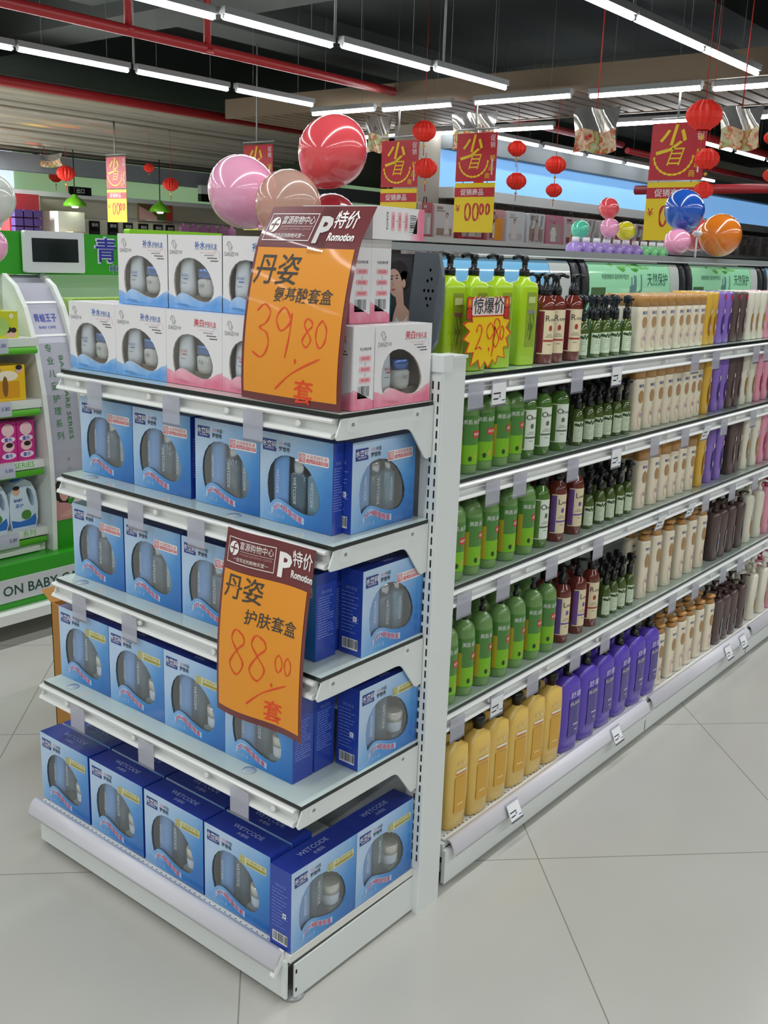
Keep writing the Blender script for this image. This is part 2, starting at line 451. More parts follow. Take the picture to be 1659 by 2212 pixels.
pk_cols = ['#d8d3d2', '#e0d7d8', '#c7636a', '#ded9d8', '#ddd5d3', '#d7a0a0', '#dfe3e6', '#e3e5e6', '#d88aa0', '#dccfd0']
hairm = mat('print_dark_hair', '#2b211f', 0.6); skinm = mat('print_skin', '#d9ad98', 0.6)
bagfilm = film_mat('packet_film', '#f0f0f2', 0.14, 0.12)
greyp = mat('packet_text_grey', '#8d8a88', .5)
def packet(y0, y1, z, h, col, k, label, gold=False):
    w = y1 - y0
    o = tag(G().prism(rounded(-w / 2, w / 2, 0, h, 0.03), 'x', -.05, .05, mat('packet_%d' % k, col, 0.35, coat=.3)).build('packet'), label, 'packet', 'clothing packets on the far wall')
    o.location = (wx + .16, (y0 + y1) / 2, z)
    g = G(); fn = lambda u, v: (.052, u, v)
    c2 = mat('packet_print_%d' % (k % 4), ['#b9a3a0', '#8e4b50', '#c9c4c4', '#a58b7c'][k % 4], .5)
    g.patch(-w * .38, w * .38, h * .1, h * (.3 + .2 * (k % 3)), c2, fn)
    r = random.Random(k * 7 + 1); q = r.uniform(-.12, .12) * w; sc = r.uniform(.8, 1.15)
    f3 = lambda u, v: (.0535, u, v); f4 = lambda u, v: (.0545, u, v)
    gm = mat('packet_garment_%d' % (k % 3), ['#e6dede', '#c9b8b4', '#f0ecea'][k % 3], .5)
    g.poly([f3(q - w * .16 * sc, h * .12), f3(q + w * .17 * sc, h * .12), f3(q + w * .13 * sc, h * .40), f3(q + w * .19 * sc, h * .30), f3(q + w * .21 * sc, h * .36), f3(q + w * .10 * sc, h * .60), f3(q - w * .09 * sc, h * .60), f3(q - w * .2 * sc, h * .38), f3(q - w * .17 * sc, h * .32), f3(q - w * .12 * sc, h * .42)], gm)
    g.disc(q, h * .675, w * .055, h * .06, skinm, f4).disc(q + w * .01, h * .71, w * .065, h * .05, hairm, f3).patch(q - w * .02, q + w * .02, h * .58, h * .63, skinm, f4)
    g.patch(-w * .40, -w * .1, h * .84, h * .92, c2, f3).patch(-w * .40, w * .05, h * .785, h * .81, greyp, f3)
    if k % 3 == 1: g.add([(.05 + .006 * math.sin(a * 3.1 + b), -w * .45 + w * .9 * a / 6, h * (.05 + .9 * b / 6)) for b in range(7) for a in range(7)], [(b * 7 + a, b * 7 + a + 1, b * 7 + a + 8, b * 7 + a + 7) for b in range(6) for a in range(6)], bagfilm, False)
    if gold: g.patch(-w * .1, w * .38, h * .06, h * .72, mat('packet_price_card', '#e89a20', .5), lambda u, v: (.056, u, v))
    g.build('print', o)
    G().tube([(0, -w * .15, h), (0, -w * .1, h + .07), (0, w * .1, h + .07), (0, w * .15, h)], .008, black, 5).build('handle', o)
    return o
pys = [(9.7, 9.95), (9.98, 10.2), (10.22, 10.45), (10.5, 10.98), (11.1, 11.77), (11.85, 12.3), (12.38, 12.89), (13.0, 13.5), (13.58, 14.1), (14.15, 14.7), (14.75, 15.27), (15.4, 16.0), (16.1, 16.7), (16.8, 17.5), (17.6, 18.2), (18.4, 19.1), (19.3, 19.9), (20.1, 20.8), (21.0, 21.8), (22.1, 23.3), (23.5, 24.6)]
pn = ['thin grey', 'grey film', 'white film', 'rose printed white', 'crimson', 'pale rose', 'crinkled clear', 'white and rose', 'white photo', 'white photo, gold price card on the', 'rose and white', 'pale pink', 'plain white', 'soft grey', 'rose', 'cream', 'white', 'off white', 'large pale', 'large white film', 'large cream']
for k, (a, b) in enumerate(pys):
    if k > 10: nm = 'pale clothing packet on the far wall shelf, %s beyond the rose and white one' % ORD[k - 11]
    else: nm = '%s clothing packet on the far wall shelf, %s from the column' % (pn[k].replace(', gold price card on the', ' and gold card'), ORD[k])
    packet(a, b, 1.757, .47 if k != 4 else .5, pk_cols[k % 10] if k != 4 else '#b8444c', k, nm, k in (9, 5))
for k in range(13):
    a = 9.9 + k * .52
    packet(a, a + .44, 1.157, .45, pk_cols[(k * 3) % 10], 30 + k, 'clothing packet on the lower far wall shelf, %s from the near end' % (ORD[k] if k < 12 else 'thirteenth'))

# far hall at the side: wall, green cove, lamps, black posters
fx = -15.0
structure(G().box(fx - .2, fx, 6.2, 20, 0, 2.38, mat('hall_wall_beige', '#b5b1a0', 0.8)), 'wall_hall')
structure(G().box(fx - .5, fx - .45, 6, 20, 2.3, 3.1, cove_g), 'light_cove')
structure(G().box(fx - .5, fx + .05, 6, 20, 2.3, 2.38, white_steel), 'trim_3')
structure(G().box(fx - .45, fx - .40, 5.0, 8.9, 2.42, 3.1, cove_w), 'light_cove')
structure(G().box(fx - .1, fx + .3, 3, 20, 2.68, 2.95, mat('hall_beam_grey', '#8e939c', 0.7)), 'trim_4')
structure(G().box(fx - .05, fx + .02, 8.95, 9.12, 0, 2.35, white_steel), 'trim_5')
tag(G().box(fx + .01, fx + .06, 9.7, 10.15, 2.36, 2.5, black).text('出口', .09, txt_white, lambda u, v: (fx + .062, 9.92 + u, 2.43 + v)).build('hanging_sign'), 'small black hanging sign over the beige hall wall', 'sign')
o = G().box(fx + .4, fx + .5, 12.35, 13.4, 2.4, 2.54, black).box(fx + .4, fx + .5, 12.35, 13.4, 2.54, 2.7, white_steel)
o.text('生鲜区', .15, txt_white, lambda u, v: (fx + .505, 12.8 + u, 2.535 + v)).text('Fresh Area', .12, txt_white, lambda u, v: (fx + .505, 12.85 + u, 2.45 + v), bold=.01)
tag(o.build('hanging_sign'), 'black and white hanging sign reading Fresh Area', 'sign')
for k, (a, b) in enumerate(((9.75, 9.98), (10.1, 10.32), (10.5, 10.72), (10.85, 11.06), (11.2, 11.42), (11.55, 11.77), (11.85, 12.05))):
    o = tag(G().box(fx, fx + .04, a, b, 1.55, 1.93, mat('poster_black', '#17171a', .35)).build('framed_board'), 'black framed board on the white hall wall, %s along the row' % ORD[k], 'board', 'black boards along the hall wall')
    G().box(fx + .04, fx + .045, a + .02, b - .02, 1.6, 1.75, mat('poster_grey', '#3a3a3e', .4)).text('鲜肉', .07, txt_white, lambda u, v, a=a, b=b: (fx + .047, (a + b) / 2 + u, 1.86 + v)).build('print', o)
tag(G().box(fx - .01, fx + .015, 9.7, 13.5, .9, 1.96, mat('hall_wall_panel', '#d8d7c8', .6)).build('wall_panel'), 'pale wall panel behind the black boards', 'panel')
tag(G().tube([(fx, 9.8, 1.99), (fx + .35, 9.8, 1.99), (fx + .35, 13.4, 1.99), (fx, 13.4, 1.99)], .015, rod_m, 6).build('hanging_rail'), 'thin steel rail in front of the hall wall', 'rail')
gl = mat('green_lamp_shade', '#6fc21d', .3, coat=.5); bulb_m = mat('bulb_glow', '#fffbe8', .4, emit=14)
def pend():
    g = G().loft([(0, .2, .2, 2), (.05, .19, .19, 2), (.12, .13, .13, 2), (.16, .05, .05, 2), (.2, .04, .04, 2)], gl, 16)
    o = g.build('pendant_lamp')
    G().loft([(-.02, .05, .05, 2), (.02, .07, .07, 2)], bulb_m, 12).build('bulb', o)
    G().tube([(0, 0, .2), (0, 0, 1.02)], .01, black, 5).build('cord', o)
    return o
pd = pend()
for k, (y, lb) in enumerate(((9.46, 'over the bright white counter'), (11.3, 'beside the yellow price board'), (13.35, 'behind the pink balloon'))):
    place(pd, (fx + .55, y, 2.14), 'green dome pendant lamp %s' % lb, 'green pendant lamps in the hall', cat='lamp')
tag(G().box(fx + .02, fx + .5, 9.15, 9.68, 0, 2.05, mat('counter_white', '#f0f2e6', .5)).build('cabinet'), 'tall white cabinet lit by the green pendant lamp', 'cabinet')
tag(G().box(fx + .5, fx + .7, 9.3, 9.55, 0, 1.72, mat('carton_light', '#c9b89a', .7)).build('carton'), 'pale brown carton in front of the lit white cabinet', 'box')
purp = mat('purple_print', '#4b3a72', .5)
o = tag(G().box(fx + .02, fx + .3, 8.35, 8.92, 0, 2.3, mat('promo_red_panel', '#a4343c', .5)).build('promotion_stack'), 'purple and red stack of packs by the hall doorway', 'stack')
g = G()
for i in range(3):
    for j in range(4): g.box(fx + .3, fx + .42, 8.38 + i * .18, 8.53 + i * .18, 1.5 + j * .14, 1.62 + j * .14, purp)
g.build('purple_packs', o)
poster = tag(G().box(fx + .0, fx + .05, 11.2, 12.0, 1.97, 2.3, mat('poster_food', '#6b5a3a', .5)).build('food_poster'), 'food poster with red edge behind the green pendant lamp', 'poster')
G().poly([(fx + .055, 11.2, 1.98), (fx + .055, 11.75, 1.98), (fx + .055, 11.5, 2.15), (fx + .055, 11.2, 2.25)], mat('poster_pink', '#d6a9a6', .5)).box(fx + .05, fx + .056, 11.85, 12.0, 1.98, 2.28, mat('poster_red', '#b23a2c', .5)).box(fx + .05, fx + .0565, 11.62, 11.83, 2.0, 2.29, mat('poster_green', '#4f6b2e', .5)).build('print', poster)
pb = mat('pink_bag', '#cf8fc4', .4)
bag = G().prism([(-.1, 0), (.1, 0), (.11, .2), (.04, .22), (.04, .27), (-.04, .27), (-.04, .22), (-.11, .2)], 'x', -.03, .03, pb).build('pink_bag')
for k in range(6):
    place(bag, (fx + .35, 12.05 + k * .24, 1.7045), 'small pink bag hanging in the far hall, %s along the row' % ORD[k], 'pink bags hanging in the hall', cat='bag')

# ------------------------------------------------------------------ end-of-aisle gondola
def part(g, name, root, parent=None):
    o = g.build(name, parent or root)
    if parent is None: o.location = -Vector(root.location)
    return o
END = empty('end_gondola', (-.45, .25, 0), 'white steel end-of-aisle gondola with four glass shelves and a base deck', 'shelving unit')
for x0, x1 in ((-.032, .016), (-.9, -.852)):
    g = G()
    g.prism(rounded(x0, x1, .413, .497, .004), 'z', 0, 1.30, white_steel)
    g.box(x0 + .001, x1 - .001, .4105, .413, .12, 1.265, white_steel)
    if x1 > 0:
        z = .14
        while z < 1.25:
            for cx in (-.006, .0085): g.box(cx - .0019, cx + .0019, .4099, .4106, z, z + .0165, dark_hole)
            z += .0255
    part(g, 'upright', END)
g = G().prism(rounded(-.034, .0172, .4085, .450, .006), 'z', 1.272, 1.306, white_steel).box(-.034, .0178, .448, .499, 1.298, 1.304, white_steel)
part(g, 'upright_cap', END)
part(G().box(-.852, -.032, .44, .455, .10, 1.30, white_steel), 'back_panel', END)
g = G().box(-.895, -.002, .004, .412, .098, .115, deck_steel)
for r_ in (.012, .02):
    x = -.885
    while x < -.01:
        g.box(x, x + .004, r_, r_ + .002, .115, .1153, dark_hole); x += .0165 if r_ < .015 else 9
part(g, 'base_deck', END)
g = G().prism([(.016, .01), (.03, .008), (.44, .008), (.46, 0), (.50, 0), (.50, .115), (.44, .115), (.42, .093), (.016, .089)], 'x', -.004, .0005, white_steel)
g.box(-.0005, .0012, .018, .022, .067, .076, dark_hole).box(-.0005, .0012, .018, .022, .024, .032, dark_hole)
part(g, 'side_beam', END)
part(G().box(-.9, -.896, .016, .415, .01, .097, white_steel), 'side_beam', END)
g = G().box(-.888, -.008, -.002, .004, .012, .1, white_steel).box(-.874, -.871, -.0028, -.0015, .075, .085, dark_hole)
part(g, 'kick_plate', END)
strip_m = mat('label_strip_plastic', '#d7d6dd', 0.3, noise=.02)
prof = [(.006, .1165), (-.003, .1165), (-.009, .110), (-.015, .099), (-.019, .088), (-.0205, .082), (-.0235, .082), (-.022, .089), (-.018, .101), (-.011, .1135), (-.003, .1195), (.006, .119)]
part(G().prism(prof, 'x', -.91, -.02, strip_m, True), 'label_strip', END)
part(G().prism([(.002, .122), (-.022, .084), (-.027, .074), (-.022, .070), (.004, .098)], 'x', -.03, -.018, rail_white), 'strip_clip', END)
foot_m = mat('clear_foot_plastic', '#d6dad9', .15, trans=.5)
for fx_, fy_ in ((-.02, .03), (-.87, .03)):
    part(G().loft([(0, .026, .026, 2), (.006, .025, .025, 2), (.010, .012, .012, 2), (.018, .010, .010, 2)], foot_m, 16, c=(fx_, fy_, 0)), 'foot', END)
SHELF = [(1.213, .117), (.961, .105), (.701, .077), (.444, .028)]
def bracket(g, x0, x1, z, yf):
    pts = [(yf + .006, z - .008), (yf - .006, z - .034), (yf - .010, z - .042), (yf - .006, z - .049), (yf + .02, z - .05), (.315, z - .049), (.328, z - .051), (.338, z - .058), (.348, z - .070), (.384, z - .116), (.392, z - .120), (.408, z - .117), (.408, z - .008)]
    return g.prism(pts, 'x', x0, x1, white_steel)
pad_m = mat('clear_pad', '#aebcc4', .08, coat=.6)
for k, (z, yf) in enumerate(SHELF):
    s = part(G().box(-.884, -.004, yf + .012, .41, z - .02, z - .009, white_steel), 'shelf', END)
    g = G().box(-.886, .0005, yf, .405, z - .0085, z, glass_top).box(-.886, .001, yf - .0008, yf + .0002, z - .0085, z - .0005, glass_edge).box(.0004, .0012, yf, .405, z - .0085, z - .0005, glass_edge)
    g.build('glass_panel', s)
    rp = [(yf + .008, z - .010), (yf - .007, z - .011), (yf - .011, z - .014), (yf - .010, z - .018), (yf + .004, z - .0205), (yf + .005, z - .0365), (yf - .010, z - .0385), (yf - .013, z - .045), (yf - .010, z - .048), (yf + .008, z - .048)]
    g = G().prism(rp, 'x', -.893, -.012, rail_white)
    g.build('price_rail', s)
    for xx in (-.81, -.55, -.30, -.10):
        G().loft([(0, .0065, .0065, 2), (.006, .0055, .0055, 2)], rail_white, 12, M=Matrix.Translation((xx + .03 * (k % 2), yf - .004, z - .028)) @ Matrix.Rotation(PI / 2, 4, 'X')).build('rail_clip', s)
    for x0, x1 in ((-.004, .0), (-.89, -.886)):
        g = bracket(G(), x0, x1, z, yf)
        if x1 == 0:
            for yy in (yf + .036, .352):
                g.prism(rounded(yy - .014, yy + .014, z - .038, z - .009, .005), 'x', 0, .0014, white_steel)
                g.prism(rounded(yy - .005, yy + .004, z - .026, z - .019, .003), 'x', .001, .0018, mat('bracket_hole', '#8b9090', .6))
        g.build('bracket', s)
    for (px_, py_) in {0: [], 1: [(-.80, .130), (-.30, .128)], 2: [(-.81, .098)], 3: [(-.80, .053), (-.18, .058)]}[k]:
        G().loft([(0, .016, .016, 2), (.002, .015, .015, 2), (.003, .004, .004, 2)], pad_m, 16, c=(px_, py_, z)).build('glass_pad', s)
SHN = ['top glass shelf', 'second glass shelf', 'third glass shelf', 'fourth glass shelf']
def tag_holder(loc, rz, label, group, w=.055, h=.045, printed=False, tilt=0.0):
    g = G().box(-w / 2, w / 2, -.0012, 0, -h, .018, tag_clear).box(-w / 2, w / 2, -.0022, -.0012, -h, -h + .004, film_mat('tag_lip', '#e8eaf2', .3, .1))
    if printed:
        g.box(-w * .46, w * .46, -.0020, -.0012, -h + .006, .012, paper)
        fn = lambda u, v: (u, -.0026, v)
        g.patch(-w * .4, w * .1, -h * .3, -h * .22, txt_black, fn).patch(-w * .4, -w * .05, -h * .6, -h * .52, txt_black, fn)
        g.text('¥', .012, mat('tag_blue_ink', '#3b4a86', .5), lambda u, v: (u + w * .05, -.0027, v - h * .45)).patch(w * .2, w * .42, -h * .7, -h * .64, mat('tag_blue_ink', '#3b4a86', .5), lambda u, v: (u, -.0026, v))
    o = g.build('price_tag_holder'); o.location = loc; o.rotation_euler = (tilt, 0, rz)
    return tag(o, label, 'tag holder', group)
for k, xs in ((0, (-.739, -.467, -.217)), (1, (-.739, -.583, -.378)), (2, (-.775, -.581)), (3, (-.728, -.467, -.162))):
    z, yf = SHELF[k]
    for i, xx in enumerate(xs):
        tag_holder((xx, yf - .0135, z - .035), 0, 'clear tag holder under the %s of the end gondola, %s from the far end' % (SHN[k].replace(' glass', ''), ORD[i]), 'clear tag holders on the end gondola')

# ------------------------------------------------------------------ gift boxes
BW, BH, BD = .202, .184, .06
HOLE = [(.155, .805), (.125, .70), (.115, .58), (.125, .47), (.16, .37), (.22, .29), (.30, .24), (.40, .222), (.50, .235), (.60, .28), (.69, .345), (.76, .43), (.81, .53), (.84, .63), (.835, .72), (.80, .79), (.75, .828), (.70, .84), (.62, .838), (.55, .823), (.48, .80), (.41, .772), (.35, .745), (.29, .73), (.24, .735), (.19, .765)]
def carton_shell(g, W_, H_, D_, hole, mf, ms, mtop, mi, notch=None):
    hw = W_ / 2
    outer = [Vector((-hw, 0, 0)), Vector((hw, 0, 0)), Vector((hw, 0, H_)), Vector((-hw, 0, H_))]
    hp = [Vector((-hw + u * W_, 0, H_ * (1 - v))) for u, v in hole]
    tris = tessellate_polygon([outer, hp])
    allp = outer + hp
    g.add(allp, [tuple(t) for t in tris], mf)
    g.quad((hw, 0, 0), (hw, D_, 0), (hw, D_, H_), (hw, 0, H_), ms)
    g.quad((-hw, D_, 0), (-hw, 0, 0), (-hw, 0, H_), (-hw, D_, H_), ms)
    g.quad((-hw, D_, 0), (hw, D_, 0), (hw, D_, H_), (-hw, D_, H_), ms)
    g.quad((-hw, 0, H_), (hw, 0, H_), (hw, D_, H_), (-hw, D_, H_), mtop)
    g.quad((-hw, 0, 0), (hw, 0, 0), (hw, D_, 0), (-hw, D_, 0), ms)
    # card edge round the cut-out and the inner tray
    n = len(hp)
    back = [p + Vector((0, .004, 0)) for p in hp]
    g.add(hp + back, [(i, (i + 1) % n, n + (i + 1) % n, n + i) for i in range(n)], mi)
    e = .004
    g.quad((-hw + e, D_ - e, e), (hw - e, D_ - e, e), (hw - e, D_ - e, H_ - e), (-hw + e, D_ - e, H_ - e), mi)
    for sx in (-1, 1): g.quad((sx * (hw - e), .002, e), (sx * (hw - e), D_ - e, e), (sx * (hw - e), D_ - e, H_ - e), (sx * (hw - e), .002, H_ - e), mi)
    for zz in (e, H_ - e): g.quad((-hw + e, .002, zz), (hw - e, .002, zz), (hw - e, D_ - e, zz), (-hw + e, D_ - e, zz), mi)
    return hp
def fine_print(g, fn, u0, u1, v0, v1, n, m, seed, th=.0016):
    r = random.Random(seed)
    for i in range(n):
        v = v1 - (v1 - v0) * i / max(1, n - 1)
        u = u0
        end = u0 + (u1 - u0) * r.uniform(.55, 1)
        while u < end:
            w = min(r.uniform(.004, .014), end - u + .001)
            g.patch(u, u + w, v, v + th, m, fn); u += w + .0016
def barcode(g, fn, u0, u1, v0, v1, seed=3):
    g.patch(u0, u1, v0, v1, paper, fn)
    r = random.Random(seed); u = u0 + (u1 - u0) * .06
    fn2 = lambda a, b: fn(a, b) + Vector((fn(0, 1) - fn(0, 0)).cross(fn(1, 0) - fn(0, 0)) * -0.0) if False else fn(a, b)
    while u < u1 - (u1 - u0) * .06:
        w = r.uniform(.0008, .0026); g.patch(u, min(u + w, u1 - .001), v0 + (v1 - v0) * .14, v1 - (v1 - v0) * .06, txt_black, lambda a, b: off(fn, a, b)); u += w + r.uniform(.0008, .0024)
def off(fn, a, b, d=.0003):
    p = Vector(fn(a, b)); n = (Vector(fn(1, 0)) - Vector(fn(0, 0))).cross(Vector(fn(0, 1)) - Vector(fn(0, 0))).normalized()
    return p + n * d
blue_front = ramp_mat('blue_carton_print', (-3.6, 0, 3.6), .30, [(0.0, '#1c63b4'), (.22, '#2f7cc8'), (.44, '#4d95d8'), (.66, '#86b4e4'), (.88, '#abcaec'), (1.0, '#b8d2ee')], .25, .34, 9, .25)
blue_side = mat('blue_carton_side', '#2743a8', .25, coat=.3, noise=.04)
blue_top = mat('blue_carton_top', '#1f3596', .22, coat=.4)
tray = mat('tray_grey_blue', '#566a78', .5)
navy = mat('print_navy', '#2a3f8c', .4)
pinkred = mat('print_pink_red', '#d6465c', .4)
palepink = mat('print_pale_pink', '#ee9fb4', .4)
paleblue = mat('print_pale_blue', '#a9cdf0', .4)
silver = mat('silver_cap', '#d9dadb', .16, metal=.9)
cream_silver = mat('cream_silver_lid', '#e8e4d4', .22, metal=.35)
blue_film = film_mat('window_film', '#f2f6fa', .035, .05)
tube_blue = mat('tube_blue', '#6ea6e2', .28, coat=.3)
bot_grey = mat('bottle_smoke_blue', '#4a6576', .2, coat=.4)
bot_clear = mat('bottle_clear_blue', '#7197ac', .2, coat=.4)
def blue_box(kind):
    g = G()
    fr = lambda u, v, d=.0005: (-BW / 2 + u * BW, -d, BH * (1 - v))           # u, v from the upper corner, fractions
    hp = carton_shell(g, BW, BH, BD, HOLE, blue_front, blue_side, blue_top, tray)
    fm = lambda cu, cv, d=.0008: (lambda u, v: (-BW / 2 + cu * BW + u, -d, BH * (1 - cv) + v))
    g.patch(.045, .235, .075, .205, navy, fr).patch(.05, .23, .08, .20, navy, lambda u, v: fr(u, v, .0007))
    g.text('水密码', .0135, txt_white, fm(.14, .128, .0009), bold=.01).patch(.075, .205, .168, .172, txt_white, lambda u, v: fr(u, v, .001))
    g.patch(.075, .205, .180, .183, txt_white, lambda u, v: fr(u, v, .001))
    g.text('OS', .010, palepink, fm(.31, .105), bold=.01).text('中国', .009, txt_black, fm(.39, .105)).text('梦想秀', .0105, txt_black, fm(.35, .165), bold=.01)
    a, red = (-.13, True) if kind == 'A' else (-.13, False)
    sm = pinkred if red else mat('print_olive', '#a79a4a', .4)
    slant = lambda d: (lambda u, v: (-BW / 2 + .745 * BW + u, -d, BH * (1 - .215) + v - u * .0))
    if red:
        g.add([slant(.0006)(*p) for p in rounded(-.041, .041, -.0105, .0105, .003)], [list(range(20))], txt_white)
        g.patch(-.0395, -.022, -.0085, .0085, sm, slant(.0008)).text('赠', .017, txt_white, lambda u, v: slant(.001)(u - .0307, v))
        g.text('水润亮肤乳液', .0085, sm, lambda u, v: slant(.0009)(u + .009, v + .0045), fit=.056)
        g.patch(-.019, .039, -.008, -.0005, sm, slant(.0008)).text('200g水密码洗面奶', .0075, txt_white, lambda u, v: slant(.001)(u + .010, v - .0042), fit=.054)
    else:
        cr = mat('print_cream', '#d9dcae', .4)
        g.add([slant(.0006)(*p) for p in rounded(-.041, .041, -.0095, .0095, .003)], [list(range(20))], cr)
        g.patch(-.0395, -.024, -.008, .008, sm, slant(.0008)).text('赠', .015, cr, lambda u, v: slant(.001)(u - .0317, v))
        g.text('水润修护霜', .0075, sm, lambda u, v: slant(.0009)(u + .009, v + .004), fit=.056).patch(-.019, .039, -.0075, -.001, sm, slant(.0008))
    # ribbon wave under the window
    wv = [(.17, .85), (.24, .775), (.30, .765), (.37, .79), (.46, .835), (.55, .87), (.63, .885)]
    lo = [(u + .0, v + .075) for u, v in wv]
    g.add([fr(*p, .0005) for p in wv] + [fr(*p, .0005) for p in lo], [(i, i + 1, len(wv) + i + 1, len(wv) + i) for i in range(len(wv) - 1)], paleblue)
    def onwave(u, v):
        t = (u / .08 + .5) * .42 + .19
        y = .80
        for (a_, b_), (c_, d_) in zip(wv, wv[1:]):
            if a_ <= t <= c_: y = b_ + (d_ - b_) * (t - a_) / (c_ - a_)
        return (-BW / 2 + t * BW, -.001, BH * (1 - y - .04) + v)
    g.text('2014超值惊喜', .0135, pinkred, onwave, bold=.01, fit=.078)
    g.text('清新水润礼盒', .0095, paleblue, fm(.24, .925), fit=.048)
    # printing on the narrow sides and the lid
    for sx in (1, -1):
        fn = (lambda u, v: Vector((BW / 2 + .0005, BD / 2 + u, v))) if sx == 1 else (lambda u, v: Vector((-BW / 2 - .0005, BD / 2 - u, v)))
        pb_ = mat('side_print_blue', '#7f97dd', .5)
        g.text('清新水润礼盒', .008, pb_, fn_at(fn, 0, BH * .78), fit=.03)
        fine_print(g, fn, -.024, .022, BH * .26, BH * .72, 17 if sx == 1 else 12, pb_, 5 + sx)
        if sx == -1:
            g.patch(.006, .016, BH * .40, BH * .46, paper, fn).text('S', .009, navy, fn_at(lambda u, v: off(fn, u, v, .0004), .011, BH * .43))
            barcode(g, fn, -.022, .02, BH * .06, BH * .19)
    top = lambda u, v: (u, BD / 2 + v, BH + .0005)
    g.text('WETCODE', .018, mat('lid_print', '#aab6dc', .4), lambda u, v: top(u, v + .006)).text('水密码', .011, mat('lid_print', '#aab6dc', .4), lambda u, v: top(u, v - .012))
    o = g.build('gift_box')
    G().add([p + Vector((0, .0025, 0)) for p in hp], [list(range(len(hp)))][::1], blue_film).build('window_film', o)
    vt = lambda cx, cz, y, s: (lambda u, v: (cx + v * s, y, cz - u * s))     # vertical lettering reading downwards
    G().loft([(.004, .016, .010, 2.5), (.03, .020, .013, 2.5), (.13, .022, .010, 2.5), (.165, .023, .003, 3)], tube_blue, 16, c=(-.048, .022, 0)).text('WETCODE', .010, txt_white, vt(-.052, .085, .0065, 1)).build('tube', o)
    b = G().loft([(.004, .019, .016, 3), (.104 if kind == 'A' else .15, .021, .016, 3), (.110 if kind == 'A' else .155, .012, .010, 2)], bot_grey, 16, c=(-.002 if kind == 'A' else -.004, .028, 0)).text('WETCODE', .0115, txt_white, vt(-.006, .072 if kind == 'A' else .09, .0105, 1)).build('bottle', o)
    if kind == 'A':
        G().loft([(.108, .014, .014, 2), (.140, .014, .014, 2)], silver, 14, c=(-.002, .028, 0)).build('cap', b)
        b = G().loft([(.004, .018, .015, 3), (.104, .019, .015, 3), (.110, .011, .010, 2)], bot_clear, 16, c=(.042, .03, 0)).text('WETCODE', .0105, txt_white, vt(.040, .07, .0135, 1)).build('bottle', o)
        G().loft([(.108, .0125, .0125, 2), (.138, .0125, .0125, 2)], silver, 14, c=(.042, .03, 0)).build('cap', b)
    else:
        j = G().loft([(.036, .019, .017, 2), (.04, .022, .019, 2), (.062, .022, .019, 2)], mat('jar_white_blue', '#c9d6e4', .15, coat=.5), 18, c=(.047, .026, 0)).build('jar', o)
        G().loft([(.062, .023, .020, 2), (.082, .023, .020, 2), (.084, .020, .017, 2)], cream_silver, 18, c=(.047, .026, 0)).build('lid', j)
        G().box(.024, .07, .008, .05, .004, .035, mat('tray_step', '#6d7b82', .5)).build('tray_step', o)
    return o
def fn_at(fn, cu, cv): return lambda u, v: fn(cu + u, cv + v)
WW, WH, WD = .179, .157, .06
WHOLE = [(u, .30 + (v - .222) * .94) for u, v in HOLE]
white_card = mat('white_carton', '#eceaec', .35, coat=.15, noise=.01)
wave_blue = ramp_mat('wave_print_blue', (0, 0, -11), .75, [(0, '#dfe9f5'), (.35, '#a9cbf0'), (.7, '#6aa5e4'), (1, '#5a97dc')], .35, .9, 26)
wave_pink = ramp_mat('wave_print_pink', (0, 0, -11), .75, [(0, '#f6dbe3'), (.35, '#f2b4c4'), (.7, '#e8839c'), (1, '#dd6b88')], .35, .8, 22)
greym = mat('print_grey', '#8f8f92', .5)
